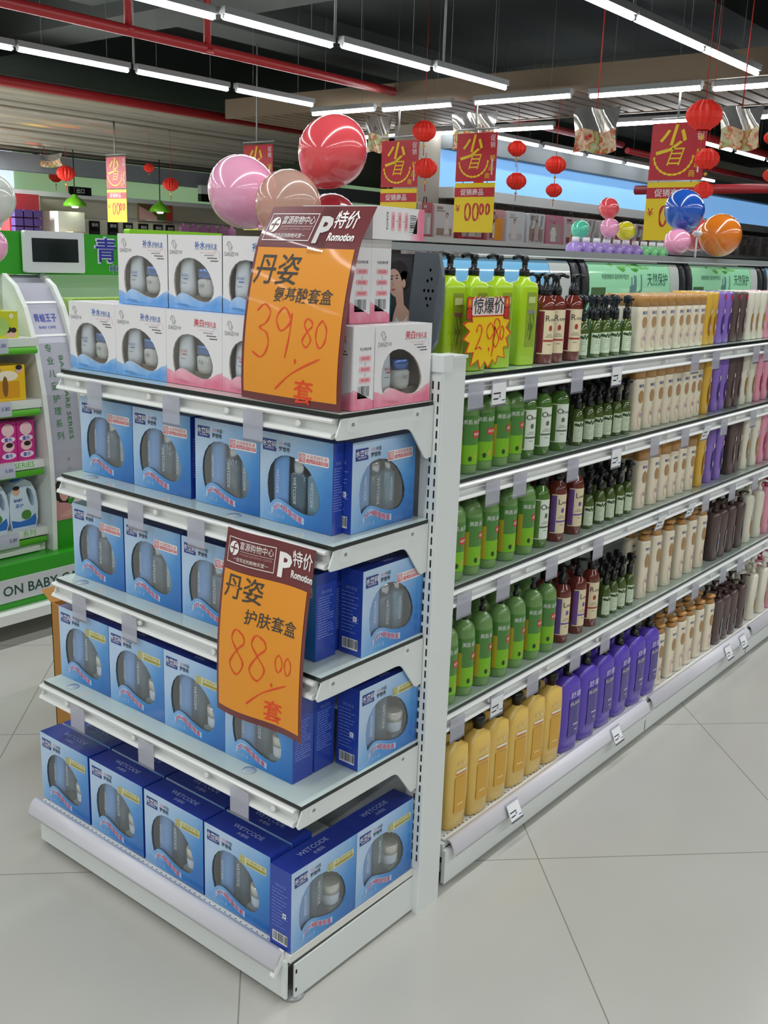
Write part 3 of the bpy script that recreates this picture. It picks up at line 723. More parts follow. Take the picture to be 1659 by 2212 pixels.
def white_box(kind):
    g = G()
    ac = mat('print_royal_blue', '#3f66b8', .4) if kind == 'blue' else mat('print_red', '#d43a4a', .4)
    wm = wave_blue if kind == 'blue' else wave_pink
    fr = lambda u, v, d=.0005: (-WW / 2 + u * WW, -d, WH * (1 - v))
    fm = lambda cu, cv, d=.0006: (lambda u, v: (-WW / 2 + cu * WW + u, -d, WH * (1 - cv) + v))
    tray_w = mat('tray_warm', '#c2b6aa', .6)
    hp = carton_shell(g, WW, WH, WD, WHOLE, white_card, white_card, white_card, tray_w)
    low = WHOLE[17:] + WHOLE[:1]
    top_edge = [(0, .80)] + [(.07, .815)] + [WHOLE[0]] + WHOLE[:16:-1] + [(.80, .855), (.90, .80), (1, .765)]
    n = len(top_edge)
    g.add([fr(*p) for p in top_edge] + [fr(p[0], 1.0) for p in top_edge], [(i, i + 1, n + i + 1, n + i) for i in range(n - 1)], wm)
    r = random.Random(4)
    for i in range(5):
        u = .12 + r.uniform(0, .2); v = .925 + i * .008
        g.patch(u, u + .2 + .1 * r.random(), v, v + .006, mat('wave_stroke_blue', '#4f93d8', .4) if kind == 'blue' else mat('wave_stroke_pink', '#d98aa0', .4), lambda a, b: fr(a, b - .12 * (a - .25) * -1 * .25, .0007))
    # swirl mark and name
    for s, rr in ((-1, .011), (1, .0085)):
        g.ribbon([fr2(.135 + s * .012 + .03 * math.cos(t) * (1 if s > 0 else 1.2), .13 + .055 * math.sin(t)) for t in [k * .35 + (0 if s > 0 else PI) for k in range(12)]], .0016, greym, lambda u, v: (-WW / 2 + u * 1.0, -.0006, v))
    g.text('DANZI', .0125, greym, fm(.125, .232), fit=.027).text('丹姿', .0075, greym, fm(.245, .232), fit=.012)
    g.text('补水' if kind == 'blue' else '美白', .0165, ac, fm(.60, .135), bold=.01).text('护肤礼盒', .0125, ac, fm(.80, .145), fit=.036)
    g.patch(.50, .90, .185, .188, greym, fr)
    g.ribbon([(-WW / 2 + .6 * WW, WH * .77), (-WW / 2 + .7 * WW, WH * .775), (-WW / 2 + .88 * WW, WH * .765)], .0008, palepink, lambda u, v: (u, -.0007, v))
    g.ribbon([(-WW / 2 + .84 * WW, WH * .78), (-WW / 2 + .93 * WW, WH * .80), (-WW / 2 + .95 * WW, WH * .70)], .0008, palepink if kind == 'blue' else paleblue, lambda u, v: (u, -.0007, v))
    for i in range(3):
        u = .68 + .055 * i; v = .255 + .036 * i
        u2 = u
        while u2 < u + .17 - .02 * i:
            g.patch(u2, u2 + .028, v, v + .012, txt_black if i else greym, fr); u2 += .034
    g.text('Moisture', .008, ac if kind == 'pink' else greym, fm(.34, .955), fit=.03)
    bar = mat('print_bar_pink', '#eeb2ba', .5) if True else None
    for sx in (1, -1):
        fn = (lambda u, v: Vector((WW / 2 + .0005, WD / 2 + u, v))) if sx == 1 else (lambda u, v: Vector((-WW / 2 - .0005, WD / 2 - u, v)))
        g.patch(-WD / 2, WD / 2, 0, WH * .1, wm, fn)
        g.add([fn(-WD / 2, WH * .1), fn(WD / 2, WH * .1), fn(-WD / 2, WH * .26)], [(0, 1, 2)], wm)
        g.text('专业护肤步骤', .0065, txt_black, fn_at(fn, .004, WH * .73), fit=.033)
        for q in range(3):
            zz = WH * (.62 - .13 * q)
            g.add([fn(.003 + a, zz + b) for a, b in rounded(-.016, .018, -.005, .005, .003)], [list(range(20))], bar)
            g.text('净柔洁面乳', .006, pinkred, fn_at(lambda u, v: off(fn, u, v), .004, zz), fit=.024)
            if q < 2: g.patch(.0035, .0045, zz - .014, zz - .008, greym, fn)
        barcode(g, fn, -.017, .019, WH * .14, WH * .30, 8)
    o = g.build('gift_box')
    G().add([p + Vector((0, .0025, 0)) for p in hp], [list(range(len(hp)))], blue_film).build('window_film', o)
    tm = mat('tube_white', '#eef0f2', .3, coat=.3)
    t = G().loft([(.02, .020, .012, 2.5), (.05, .022, .013, 2.5), (.10, .021, .008, 2.5), (.13, .021, .002, 3)], tm, 16, c=(-.044, .020, 0))
    t.text('美白滋养', .0065, ac, lambda u, v: (-.04 + u, .0065, .072 + v), fit=.022).patch(-.046, -.03, .064, .066, ac, lambda u, v: (u, .0064, v)).patch(-.05, -.035, .055, .0562, greym, lambda u, v: (u, .0064, v))
    t.build('tube', o)
    j = G().loft([(.028, .020, .018, 2.6), (.038, .025, .02, 2.6), (.062, .026, .021, 2.6), (.068, .02, .018, 2)], mat('bottle_milk_white', '#dcd9d0', .2, coat=.4), 18, c=(.016, .028, 0)).text('丹姿', .008, greym, lambda u, v: (.014 + u, .0065, .052 + v)).build('bottle', o)
    G().loft([(.068, .024, .020, 2.6), (.086, .024, .020, 2.6), (.088, .022, .018, 2.6)], mat('blue_metal_lid', '#6f8fd0', .2, metal=.7), 18, c=(.016, .028, 0)).build('lid', j)
    G().box(-.02, .08, .02, .052, .004, .03, mat('tray_brown', '#94806f', .6)).build('tray_step', o)
    return o
def fr2(u, v): return (u * WW, WH * (1 - v))
PA, PB = blue_box('A'), blue_box('B')
PWB, PWP = white_box('blue'), white_box('pink')
grp = 'blue gift boxes on the end gondola'
def blue_row(proto, xs, y, z, shelf, row, win):
    for i, x in enumerate(xs):
        place(proto, (x + BW / 2, y, z + .0008), 'blue gift box, %s from the far end, %s %s' % (ORD[i], row, shelf), grp, cat='gift box')
rows = [
    (PA, (-.876, -.672, -.454, -.253), (-.89, -.687, -.484, -.281 - .008), .157, .961, 'of the second shelf', 'with three bottles'),
    (PA, (-.880, -.674, -.468, -.262), (-.884, -.681, -.478, -.275), .126, .701, 'of the third shelf', 'with three bottles'),
    (PB, (-.884, -.680, -.477, -.274), (-.884, -.681, -.478, -.275), .077, .444, 'of the fourth shelf', 'with a jar'),
    (PB, (-.905, -.695, -.486, -.279), (-.905, -.697, -.489, -.281), .020, .1165, 'of the base deck', 'with a jar')]
for proto, xs, xb, y, z, nm, win in rows:
    blue_row(proto, xs, y, z, nm, 'front row', win)
    if z == .961: SLIM = [q for q in C.objects if q.get('label') == 'blue gift box, fourth from the far end, front row of the second shelf'][0]
    blue_row(proto, [x if nm != 'of the second shelf' else x - .006 for x in xb], y + BD + .006, z, nm, 'second row', win)
place(PA, (-.030, .19 + BW / 2, .961 + .0008), 'blue gift box turned to face the long aisle on the second shelf', grp, rz=PI / 2, cat='gift box')
place(PA, (-.008, (.3080), .701 + .0008), 'blue gift box turned to face the long aisle on the third shelf', grp, rz=PI / 2, cat='gift box')
place(PB, (-.008, (.3080), .444 + .0008), 'blue gift box turned to face the long aisle on the fourth shelf', grp, rz=PI / 2, cat='gift box')
SB1 = place(PB, (-.004, .107, .1165 + .0008), 'blue gift box facing the long aisle at the front corner of the base deck', grp, rz=PI / 2, cat='gift box')
SB2 = place(PB, (-.004, .307, .1165 + .0008), 'blue gift box facing the long aisle next to the slotted upright on the base deck', grp, rz=PI / 2, cat='gift box')
SLIM.scale = (1, .52, 1)
SB1.scale = SB2.scale = (.985, 1, 1)
gw = 'white gift boxes on the top shelf'
for i in range(5):
    p = PWB if i < 2 else PWP
    place(p, (-.905 + .18 * i + WW / 2, .157, 1.2138), 'white gift box with %s wave, lower front layer, %s from the far end' % ('blue' if i < 2 else 'pink', ORD[i]), gw, cat='gift box')
for i in range(4):
    place(PWB if i < 3 else PWP, (-.762 + .1765 * i + WW / 2, .197, 1.3716), 'white gift box with %s wave, upper front layer, %s from the far end' % ('blue' if i < 3 else 'pink', ORD[i]), gw, cat='gift box')
for i in range(4):
    place(PWP, (-.90 + .18 * i + WW / 2, .222, 1.2138), 'white gift box in the lower layer behind the front boxes, %s from the far end' % ORD[i], gw, cat='gift box')
for i in range(4):
    place(PWP, (-.762 + .1765 * i + WW / 2, .2575, 1.3716), 'white gift box in the upper layer behind the front boxes, %s from the far end' % ORD[i], gw, cat='gift box')
place(PWP, (-.008, .222 + WW / 2, 1.2138), 'white and pink gift box facing the long aisle on the top shelf', gw, rz=PI / 2, cat='gift box')
o = place(PWP, (-.115, .382, 1.5296 + WD), 'white and pink gift box lying on its back on top of the stack', gw, cat='gift box')
o.rotation_euler = Matrix(((-1, 0, 0), (0, 0, -1), (0, -1, 0))).to_euler()

# ------------------------------------------------------------------ orange price signs on the end gondola
maroon = mat('sign_maroon', '#6d2a2e', .4, noise=.03, coat=.35)
orange = mat('sign_orange', '#ea9622', .5, noise=.03, nscale=20, coat=.2)
marker = mat('marker_black', '#45403a', .6)
red_ink = mat('marker_red', '#e8481f', .5)
def price_sheet(name, label, fn0, w, h, lines, price, u_price):
    """fn0(u, v, d): u 0..w across, v 0..h upwards, d off the paper"""
    fn = lambda d: (lambda u, v: fn0(u, v, d))
    g = G()
    g.patch(0, w, 0, h, maroon, fn(0), 10, 24)
    g.patch(.008, w - .010, .014, h * .79, orange, fn(.0008), 10, 20)
    y0 = h * .895
    lw = mat('sign_white', '#f4f1ee', .5)
    for a, b, c, d in ((.012, .142, y0 + .024, y0 + .0255), (.012, .142, y0 - .026, y0 - .0245), (.012, .0135, y0 - .026, y0 + .0255), (.1405, .142, y0 - .026, y0 + .0255)):
        g.patch(a, b, c, d, lw, fn(.001), 4)
    g.disc(.031, y0 + .004, .0145, .0145, lw, fn(.001))
    g.ribbon([(.038, y0 + .015), (.031, y0 + .012), (.030, y0 - .004), (.024, y0 - .009)], .0035, maroon, fn(.0016)).patch(.020, .042, y0 + .003, y0 + .006, maroon, fn(.0015))
    g.text('富源购物中心', .017, lw, lambda u, v: fn0(.093 + u, y0 + .0125 + v, .0012), fit=.088)
    g.text('FUYUAN SHOPPING CENTER', .007, mat('sign_pink_grey', '#b98f8f', .5), lambda u, v: fn0(.093 + u, y0 - .004 + v, .0012), fit=.086).patch(.05, .137, y0 + .001, y0 + .0016, lw, fn(.001), 3)
    g.text('一佳华近的购物天堂一', .009, lw, lambda u, v: fn0(.08 + u, y0 - .0165 + v, .0012), fit=.095)
    g.text('P', .066, lw, lambda u, v: fn0(.168 + u, y0 - .004 + v, .0012), bold=.04)
    g.text('特价', .034, lw, lambda u, v: fn0(.214 + u, y0 + .0135 + v, .0012), bold=.012, fit=.056)
    g.text('Romotion', .02, lw, lambda u, v: fn0(.217 + u, y0 - .017 + v, .0012), bold=.03, fit=.062)
    for t, sz, u, v, sh in lines:
        g.text(t, sz, marker, lambda a, b, u=u, v=v: fn0(u + a, v + b, .0014), bold=.008, shear=sh)
    (s1, hh, v1, s2, h2, v2, u2) = price
    digits(g, s1, u_price, v1, hh, red_ink, fn(.0015), .0042, .55)
    g.disc(u_price + hh * 1.18, v1 + .003, .0028, .005, red_ink, fn(.0015), 8)
    digits(g, s2, u2, v2, h2, red_ink, fn(.0015), .0036, .62)
    g.ribbon([(w * .38, v1 - .055), (w * .55, v1 - .02), (w * .8, v1 + .012)], .004, red_ink, fn(.0015))
    g.text('套', .05, red_ink, lambda a, b: fn0(w * .66 + a, v1 - .055 + b, .0015), bold=.01, shear=.1)
    o = g.build(name)
    return tag(o, label, 'price sign')
def sheet1(u, v, d):
    t = v / .372
    y = .128 + .062 * t ** 1.6 - .010 * math.sin(PI * t) - .006 * math.sin(PI * u / .268) + max(0, t - .82) * .12
    return Vector((-.276 + u + .004 * t, y - d, 1.2145 + v))
s1 = price_sheet('price_sign', 'tall orange price sign 39.80 leaning against the white gift boxes', sheet1, .268, .372,
    [('丹姿', .062, .075, .252, .15), ('氨基酸套盒', .030, .155, .206, .1)], ('39', .105, .082, '80', .055, .112, .165), .03)
def sheet2(u, v, d):
    t = v / .392
    y = .0905 - .034 * (1 - t) - .012 * math.sin(PI * t) - .006 * math.sin(2 * PI * u / .247)
    y = min(y, .0905)
    return Vector((-.276 + u, y - d, .558 + v))
s2 = price_sheet('price_sign', 'orange price sign 88.00 hanging from the second shelf over the blue boxes', sheet2, .247, .392,
    [('丹姿', .055, .07, .278, .1), ('护肤套盒', .034, .15, .225, .12)], ('88', .10, .095, '00', .04, .128, .165), .04)
tape = film_mat('clear_tape', '#ffffff', .12, .05)
G().patch(.145, .185, .285, .372, tape, lambda u, v: sheet1(u, v, .002), 2, 6).build('clear_tape', s1)

# cardboard carton standing on the floor behind the end gondola
card = mat('carton_brown', '#b5803f', .75, noise=.05)
g = G()
X0, X1, Y0, Y1, Hc = -1.43, -1.06, .40, .74, .42
for a, b, c, d in ((X0, X0 + .004, Y0, Y1), (X1 - .004, X1, Y0, Y1), (X0, X1, Y0, Y0 + .004), (X0, X1, Y1 - .004, Y1)): g.box(a, b, c, d, .001, Hc, card)
g.box(X0, X1, Y0, Y1, .001, .005, card)
ct = tag(g.build('carton'), 'open brown cardboard carton on the floor behind the end gondola', 'box')
G().add([(X0, Y0, Hc), (X0, Y1, Hc), (X0 - .05, Y1, Hc + .03), (X0 - .05, Y0, Hc + .03)], [(0, 1, 2, 3)], card).build('flap', ct)

# ------------------------------------------------------------------ long gondola run
RUN = empty('long_gondola', (-.45, 2.1, 0), 'long white double-sided gondola with rows of shampoo bottles along the aisle', 'shelving unit')
RY0, RY1 = .56, 3.75
part(G().box(-.47, -.43, .51, RY1, .02, 1.30, white_steel), 'back_panel', RUN)
part(G().box(-.44, -.012, RY0, RY1, .10, .115, deck_steel), 'base_deck', RUN)
part(G().box(-.9, -.46, RY0, RY1, .10, .115, deck_steel), 'base_deck', RUN)
g = G()
y = RY0 + .01
while y < RY1:
    g.box(-.030, -.027, y, y + .0045, .115, .1153, dark_hole); y += .0165
g.build('deck_perforation', None).parent = RUN
bpy.data.objects['deck_perforation'].location = -Vector(RUN.location)
ys = [RY0 - .02, 1.673, 2.594, 3.52]
for a, b in zip(ys, ys[1:] + [RY1]):
    if b - a < .1: continue
    part(G().box(-.010, .0, a + .001, b - .001, .008, .098, white_steel).box(.0, .0008, b - .006, b - .004, .012, .045, dark_hole), 'kick_plate', RUN)
    pr = [(-.014, .1165), (-.003, .1165), (.003, .110), (.009, .099), (.013, .088), (.0145, .082), (.0175, .082), (.016, .089), (.012, .101), (.005, .1135), (-.003, .1195), (-.014, .119)]
    part(G().prism(pr, 'y', a + .02, b - .012, strip_m, True), 'label_strip', RUN)
part(G().box(-.9, -.89, RY0, RY1, .008, .098, white_steel), 'kick_plate', RUN)
part(G().prism([(-.06, .03), (-.02, .03), (-.02, .05), (-.035, .05), (-.035, .075), (-.012, .075), (-.012, .11), (-.06, .11)], 'y', .545, .558, white_steel).box(-.052, -.049, .5435, .545, .042, .056, dark_hole).box(-.044, -.041, .5435, .545, .042, .056, dark_hole).box(-.052, -.049, .5435, .545, .085, .1, dark_hole).box(-.044, -.041, .5435, .545, .085, .1, dark_hole), 'leg_bracket', RUN)
part(G().box(-.44, -.06, .53, .555, .005, .10, white_steel), 'base_leg', RUN)
RSH = [1.250, 1.015, .760, .445]
for k, z in enumerate(RSH):
    s = part(G().box(-.435, -.055, .515, RY1, z - .02, z - .009, white_steel), 'shelf', RUN)
    G().box(-.435, -.040, .515, RY1, z - .0085, z, glass_top).box(-.0402, -.0392, .515, RY1, z - .0085, z - .0005, glass_edge).build('glass_panel', s)
    for a, b in zip([.515] + ys[1:], ys[1:] + [RY1]):
        if b - a < .1: continue
        rp = [(-.048, z - .010), (-.033, z - .011), (-.029, z - .014), (-.030, z - .018), (-.044, z - .0205), (-.045, z - .0365), (-.030, z - .0385), (-.027, z - .045), (-.030, z - .048), (-.048, z - .048)]
        G().prism(rp, 'y', a, b - .003, rail_white).build('price_rail', s)
    for yy in [.75 + .29 * i for i in range(10)]:
        G().loft([(0, .0065, .0065, 2), (.006, .0055, .0055, 2)], rail_white, 10, M=Matrix.Translation((-.036, yy + .07 * (k % 3), z - .028)) @ Matrix.Rotation(PI / 2, 4, 'Y')).build('rail_clip', s)
    part(G().box(-.875, -.465, .515, RY1, z - .02, z - .009, white_steel).box(-.885, -.875, .515, RY1, z - .048, z - .005, rail_white), 'rear_shelf', RUN)
RTAGS = [('top', 1.250, (.60, .694, .836, 1.064, 1.286, 1.826, 1.997, 2.37, 2.479)), ('second', 1.015, (.695, .815, 1.08, 1.33, 1.584, 1.811, 1.989, 2.14, 2.422)), ('third', .760, (.60, .77, 1.008, 1.268, 1.693, 1.93, 2.053, 2.297, 2.534)), ('fourth', .445, (.601, .775, .952, 1.186, 1.37, 1.854, 2.049, 2.307, 2.481))]
pr_ = {('top', 4), ('second', 6), ('third', 5), ('third', 4), ('fourth', 1), ('top', 1), ('second', 3)}
for nm, z, yl in RTAGS:
    for i, yy in enumerate(yl):
        tag_holder((-.0262, yy, z - .036), PI / 2, '%s tag holder under the %s shelf of the long gondola, %s from the end panel' % ('printed' if (nm, i) in pr_ else 'clear', nm, ORD[i]), 'tag holders on the long gondola', w=.06, h=.042, printed=(nm, i) in pr_, tilt=.25 if (nm, i) in (('third', 5), ('third', 4), ('second', 6)) else .0)
for i, yy in enumerate((.824, 1.418, 2.339, 2.494)):
    o = tag_holder((.0155, yy, .102), PI / 2, 'printed price label on the base strip of the long gondola, %s from the end panel' % ORD[i], 'price labels on the base strip', w=.058, h=.036, printed=True)
    o.rotation_euler = (-.45, 0, PI / 2)

# ------------------------------------------------------------------ bottles
def wrap(rx, ry, d, e=2.0):
    """(u, v) -> surface of an elliptic bottle facing +X, u along +Y"""
    def f(u, v, z0=0):
        t = max(-.98, min(.98, u / ry))
        return Vector((rx * (1 - abs(t) ** e) ** (1 / e) + d, u, z0 + v))
    return f
def label_patch(g, rx, ry, u0, u1, z0, z1, m, d=.0006, e=2.0):
    fn = wrap(rx, ry, d, e); g.patch(u0, u1, z0, z1, m, fn, 12, 1)
def pump(o, z, m, s=1.0, ang=0.0, reach=.035):
    g = G().loft([(0, .011 * s, .011 * s, 2), (.014 * s, .011 * s, .011 * s, 2), (.016 * s, .006 * s, .006 * s, 2), (.030 * s, .006 * s, .006 * s, 2), (.031 * s, .0085 * s, .0085 * s, 2), (.040 * s, .0085 * s, .0085 * s, 2)], m, 12)
    ca, sa = math.cos(ang), math.sin(ang)
    g.tube([(-.006 * ca * s, -.006 * sa * s, .038 * s), (reach * .6 * ca * s, reach * .6 * sa * s, .041 * s), (reach * ca * s, reach * sa * s, .036 * s)], .0042 * s, m, 8)
    p = g.build('pump', o); p.location = (0, 0, z); return p
bl = lambda n, c, **k: mat(n, c, k.pop('rough', .28), coat=k.pop('coat', .35), **k)
cream_lab = mat('label_cream', '#e6d7b4', .5); green_lab = mat('label_pale_green', '#d4e4c8', .5)
P = {}
def mk_lime():
    m = bl('lime_plastic', '#a9d014')
    g = G().loft([(0, .022, .029, 5), (.004, .025, .032, 6), (.185, .025, .033, 6), (.196, .023, .030, 5), (.201, .014, .016, 3), (.212, .012, .014, 2)], m, 28)
    fn = wrap(.025, .033, .0008, 6)
    g.patch(-.010, .022, .045, .175, mat('lime_window', '#8fa834', .1, coat=.8), lambda u, v: fn(u, v), 3, 1)
    g.patch(-.006, .018, .150, .165, mat('lime_window_light', '#c9d38e', .3), lambda u, v: fn(u, v) + Vector((.0005, 0, 0)), 3).patch(-.006, .018, .125, .133, silver, lambda u, v: fn(u, v) + Vector((.0005, 0, 0)), 3)
    r = random.Random(2)
    for i in range(9):
        a = r.uniform(-.005, .012); b = .05 + r.random() * .04
        g.ribbon([(a, b), (a + .004, b + .02), (a + r.uniform(-.004, .006), b + .04)], .0012, mat('lime_leaf', '#3e6a1c', .4), lambda u, v: fn(u, v) + Vector((.0006, 0, 0)))
    o = g.build('shampoo_bottle'); pump(o, .212, black, 1.15, -PI / 2, .035); return o
def mk_round(lab_m, body_m, word, motif, word_col='#2a2a2a'):
    g = G().loft([(0, .024, .024, 2), (.003, .026, .026, 2), (.140, .026, .026, 2), (.155, .023, .023, 2), (.166, .012, .012, 2), (.170, .011, .011, 2)], body_m, 24)
    label_patch(g, .026, .026, -.0245, .0245, .024, .132, lab_m)
    fn = wrap(.026, .026, .0011)
    g.patch(-.0250, -.0165, .027, .129, mat('strip_%s' % motif[1:], {'#a5382c': '#7a2430', '#5c6f5a': '#5f8a3a', '#6a55a8': '#6a4c94'}[motif], .5), fn, 4)
    wm_ = mat('label_ink_%s' % word_col[1:], word_col, .5)
    g.text(word[0], .021, wm_, lambda u, v: fn(u - .008, v + .112)).text(word[1:], .013, wm_, lambda u, v: fn(u + .0095, v + .110), fit=.02 if len(word) < 6 else .026)
    mc = mat('motif_%s' % motif[1:], motif, .5)
    g.disc(.001, .088, .005, .007, mc, fn, 12).ribbon([(-.004, .082), (.001, .094), (.005, .083)], .0012, mc, fn)
    fr_ = random.Random(5)
    for zz, a in ((.071, .008), (.066, .012), (.047, .006)): g.patch(-a, a, zz, zz + .0016, mat('label_grey', '#8a8578', .5), fn, 4)
    g.patch(-.016, .016, .055, .0595, mc, fn, 6)
    o = g.build('shampoo_bottle')
    G().loft([(0, .013, .013, 2), (.016, .013, .013, 2), (.02, .008, .008, 2), (.03, .0075, .0075, 2)], black, 14).build('collar', o).location = (0, 0, .168)
    pump(o, .176, black, 1.0, .5, .032); return o
def mk_spray():
    m = mat('spray_green', '#4d6228', .12, coat=.7)
    g = G().loft([(0, .017, .017, 2), (.002, .0185, .0185, 2), (.075, .0185, .0185, 2), (.09, .014, .014, 2), (.102, .008, .008, 2)], m, 20)
    label_patch(g, .0185, .0185, -.0172, .0172, .010, .066, green_lab)
    fn = wrap(.0185, .0185, .001)
    r = random.Random(9)
    for i in range(8):
        u = -.014 + .004 * i; g.disc(u, .058 + r.uniform(-.004, .003), .0028, .004, mat('olive_print', '#35502a', .5), fn, 8)
    fine_print(g, fn, -.01, .012, .02, .044, 5, mat('label_grey', '#8a8578', .5), 4, .0012)
    o = g.build('oil_bottle'); 
    G().loft([(0, .0105, .0105, 2), (.026, .010, .010, 2), (.028, .006, .006, 2), (.040, .006, .006, 2), (.042, .013, .007, 3), (.060, .013, .007, 3), (.064, .007, .005, 2)], black, 14).tube([(0, 0, .052), (.018, .004, .053)], .004, black, 6).build('pump', o).location = (0, 0, .10)
    return o
def mk_green():
    m = bl('green_plastic', '#739b58', rough=.25)
    g = G().loft([(0, .027, .027, 2), (.004, .029, .029, 2), (.148, .029, .029, 2), (.164, .0265, .0265, 2), (.175, .020, .020, 2), (.181, .011, .011, 2), (.184, .010, .010, 2)], m, 24)
    label_patch(g, .029, .029, -.0275, .0275, .022, .143, mat('green_label_dark', '#4a8534', .3, coat=.4))
    fn = wrap(.029, .029, .0011)
    g.patch(-.026, .027, .024, .072, mat('green_label_lime', '#7fc01a', .35), fn, 10).patch(-.027, -.020, .026, .108, mat('label_gold', '#c2ae2c', .4), lambda u, v: fn(u, v) + Vector((.0003, 0, 0)), 3)
    g.text('美肌·丝柔', .0125, txt_white, lambda u, v: fn(u + .002, v + .128), fit=.044)
    g.patch(.004, .025, .090, .106, mat('label_red', '#d8363c', .4), fn, 6).text('橄榄精华', .0075, txt_white, lambda u, v: fn(u + .0145, v + .098) + Vector((.0004, 0, 0)), fit=.018)
    g.disc(-.002, .038, .005, .0065, mat('olive_dark', '#26441a', .4), lambda u, v: fn(u, v) + Vector((.0003, 0, 0)), 12).disc(.012, .044, .005, .009, mat('olive_light', '#b6b43c', .4), lambda u, v: fn(u, v) + Vector((.0003, 0, 0)), 12)
    o = g.build('shampoo_bottle'); pump(o, .1825, black, .75, -.6, .03); return o
tan = mat('cap_tan', '#b98645', .35, coat=.3)
def flat_bottle(m, secs, rx, ry, e=3.0): return G().loft(secs, m, 26)
def mk_cream(h, cap):
    m = bl('cream_plastic', '#ece2cb')
    k = h / .165
    g = G().loft([(0, .015, .021, 3), (.004, .018, .025, 3), (.06 * k, .017, .022, 3), (.12 * k, .018, .024, 3), (.158 * k, .018, .025, 3), (.165 * k, .016, .023, 3)], m, 24)
    fn = wrap(.0182, .0252, .0012, 3); fl = lambda u, v: fn(u, v)
    g.text('AAA' if False else '蜂花', .011, mat('print_navy', '#2a3f8c', .4), lambda u, v: fl(u + .002, v + .142 * k), bold=.01)
    g.disc(.004, .108 * k, .010, .02 * k, mat('print_almond', '#b28a5e', .5), fl, 16)
    g.ribbon([(.018, .075 * k), (.002, .06 * k), (-.004, .04 * k), (.004, .015 * k)], .0016, mat('print_orange', '#e06a3a', .4), fl)
    g.disc(.009, .05 * k, .004, .007, mat('print_mauve', '#b8a0b8', .5), fl, 10)
    o = g.build('shampoo_bottle')
    if cap == 'cap':
        G().loft([(0, .018, .0255, 3), (.036 * k, .018, .0255, 3), (.040 * k, .015, .022, 3)], tan, 22).build('cap', o).location = (0, 0, .165 * k)
    else:
        G().loft([(0, .016, .021, 2.4), (.012, .016, .021, 2.4), (.02, .012, .014, 2)], tan, 18).loft([(.022, .006, .008, 2), (.028, .014, .019, 2, .008, -.006), (.036, .018, .024, 2, .010, -.008), (.042, .012, .016, 2, .010, -.008)], tan, 18).build('pump', o).location = (0, 0, h)
    return o
def mk_wave(col, h, motif, sticker=False):
    m = bl('plastic_' + col[1:], col); k = h / .19
    g = G().loft([(0, .014, .019, 3), (.004, .017, .0225, 3), (.05 * k, .0165, .021, 3), (.09 * k, .0165, .0215, 3), (.13 * k, .018, .0245, 3), (.183 * k, .018, .025, 3), (.19 * k, .016, .023, 3)], m, 24)
    fn = wrap(.0175, .0235, .0022, 3)
    mm = mat('motif_' + motif[1:], motif, .4)
    pts = [(.012 + .009 * math.cos(t) * (1.2 if math.cos(t) < 0 else .5), .07 * k + .038 * k * math.sin(t)) for t in [2 * PI * i / 18 for i in range(18)]]
    g.add([fn(*p) for p in pts], [list(range(18))], mm)
    g.disc(.012, .062 * k, .004, .01, mat('print_pale_grey', '#d5cfd6', .4), lambda u, v: fn(u, v) + Vector((.0004, 0, 0)), 10).patch(.006, .018, .113 * k, .128 * k, mat('print_pale_grey', '#d5cfd6', .4), fn, 3)
    if sticker: g.disc(.010, .172 * k, .009, .0085, mat('sticker_red', '#d23a5e', .4), fn, 14)
    return g.build('conditioner_bottle')
def mk_yellow():
    m = bl('yellow_pearl', '#e2be62')
    g = G().loft([(0, .018, .034, 3), (.004, .022, .039, 3), (.10, .024, .043, 3), (.20, .023, .042, 3), (.243, .021, .039, 3), (.256, .012, .016, 2.4), (.264, .011, .012, 2)], m, 28)
    fn = wrap(.0242, .0432, .0012, 3)
    g.patch(-.022, .022, .05, .16, mat('yellow_label', '#d8a53c', .35), fn, 6).text('蜂蜜', .014, mat('print_pale_gold', '#f0dca0', .4), lambda u, v: fn(u, v + .2), fit=.03).patch(-.02, .02, .175, .181, txt_white, fn, 5).patch(-.02, .02, .168, .171, mat('print_orange', '#e06a3a', .4), fn, 5).patch(-.012, .012, .075, .079, mat('print_pale_gold', '#f0dca0', .4), lambda u, v: fn(u, v) + Vector((.0004, 0, 0)), 5)
    o = g.build('shampoo_bottle')
    G().loft([(0, .013, .013, 2), (.016, .0135, .0135, 2), (.019, .018, .018, 2), (.036, .0175, .0175, 2), (.040, .014, .014, 2)], black, 18).build('pump', o).location = (0, 0, .262)
    return o
def mk_purple():
    m = bl('purple_plastic', '#5a41b4')
    g = G().loft([(0, .024, .042, 3), (.004, .027, .047, 3), (.09, .029, .052, 3), (.18, .028, .052, 3), (.225, .025, .048, 3), (.243, .018, .032, 2.4), (.25, .012, .014, 2)], m, 28)
    fn = wrap(.0292, .0525, .0012, 3)
    g.patch(-.018, .034, .05, .175, mat('purple_label', '#40308e', .25, coat=.4), fn, 8)
    f2 = lambda u, v: fn(u, v) + Vector((.0004, 0, 0))
    g.text('舒蕾', .022, mat('print_lilac', '#d9d4ee', .4), lambda u, v: f2(u + .008, v + .192), fit=.05).text('SLEK', .014, silver, lambda u, v: f2(u + .008, v + .163), bold=.03, fit=.05).patch(.004, .028, .088, .092, mat('print_lilac', '#d9d4ee', .4), f2, 4).patch(.012, .024, .07, .073, mat('print_lilac', '#d9d4ee', .4), f2, 4)
    o = g.build('shampoo_bottle')
    G().loft([(0, .014, .014, 2), (.02, .014, .014, 2), (.022, .008, .008, 2), (.03, .008, .008, 2), (.031, .013, .013, 2), (.048, .012, .012, 2)], black, 18).build('pump', o).location = (0, 0, .248)
    return o
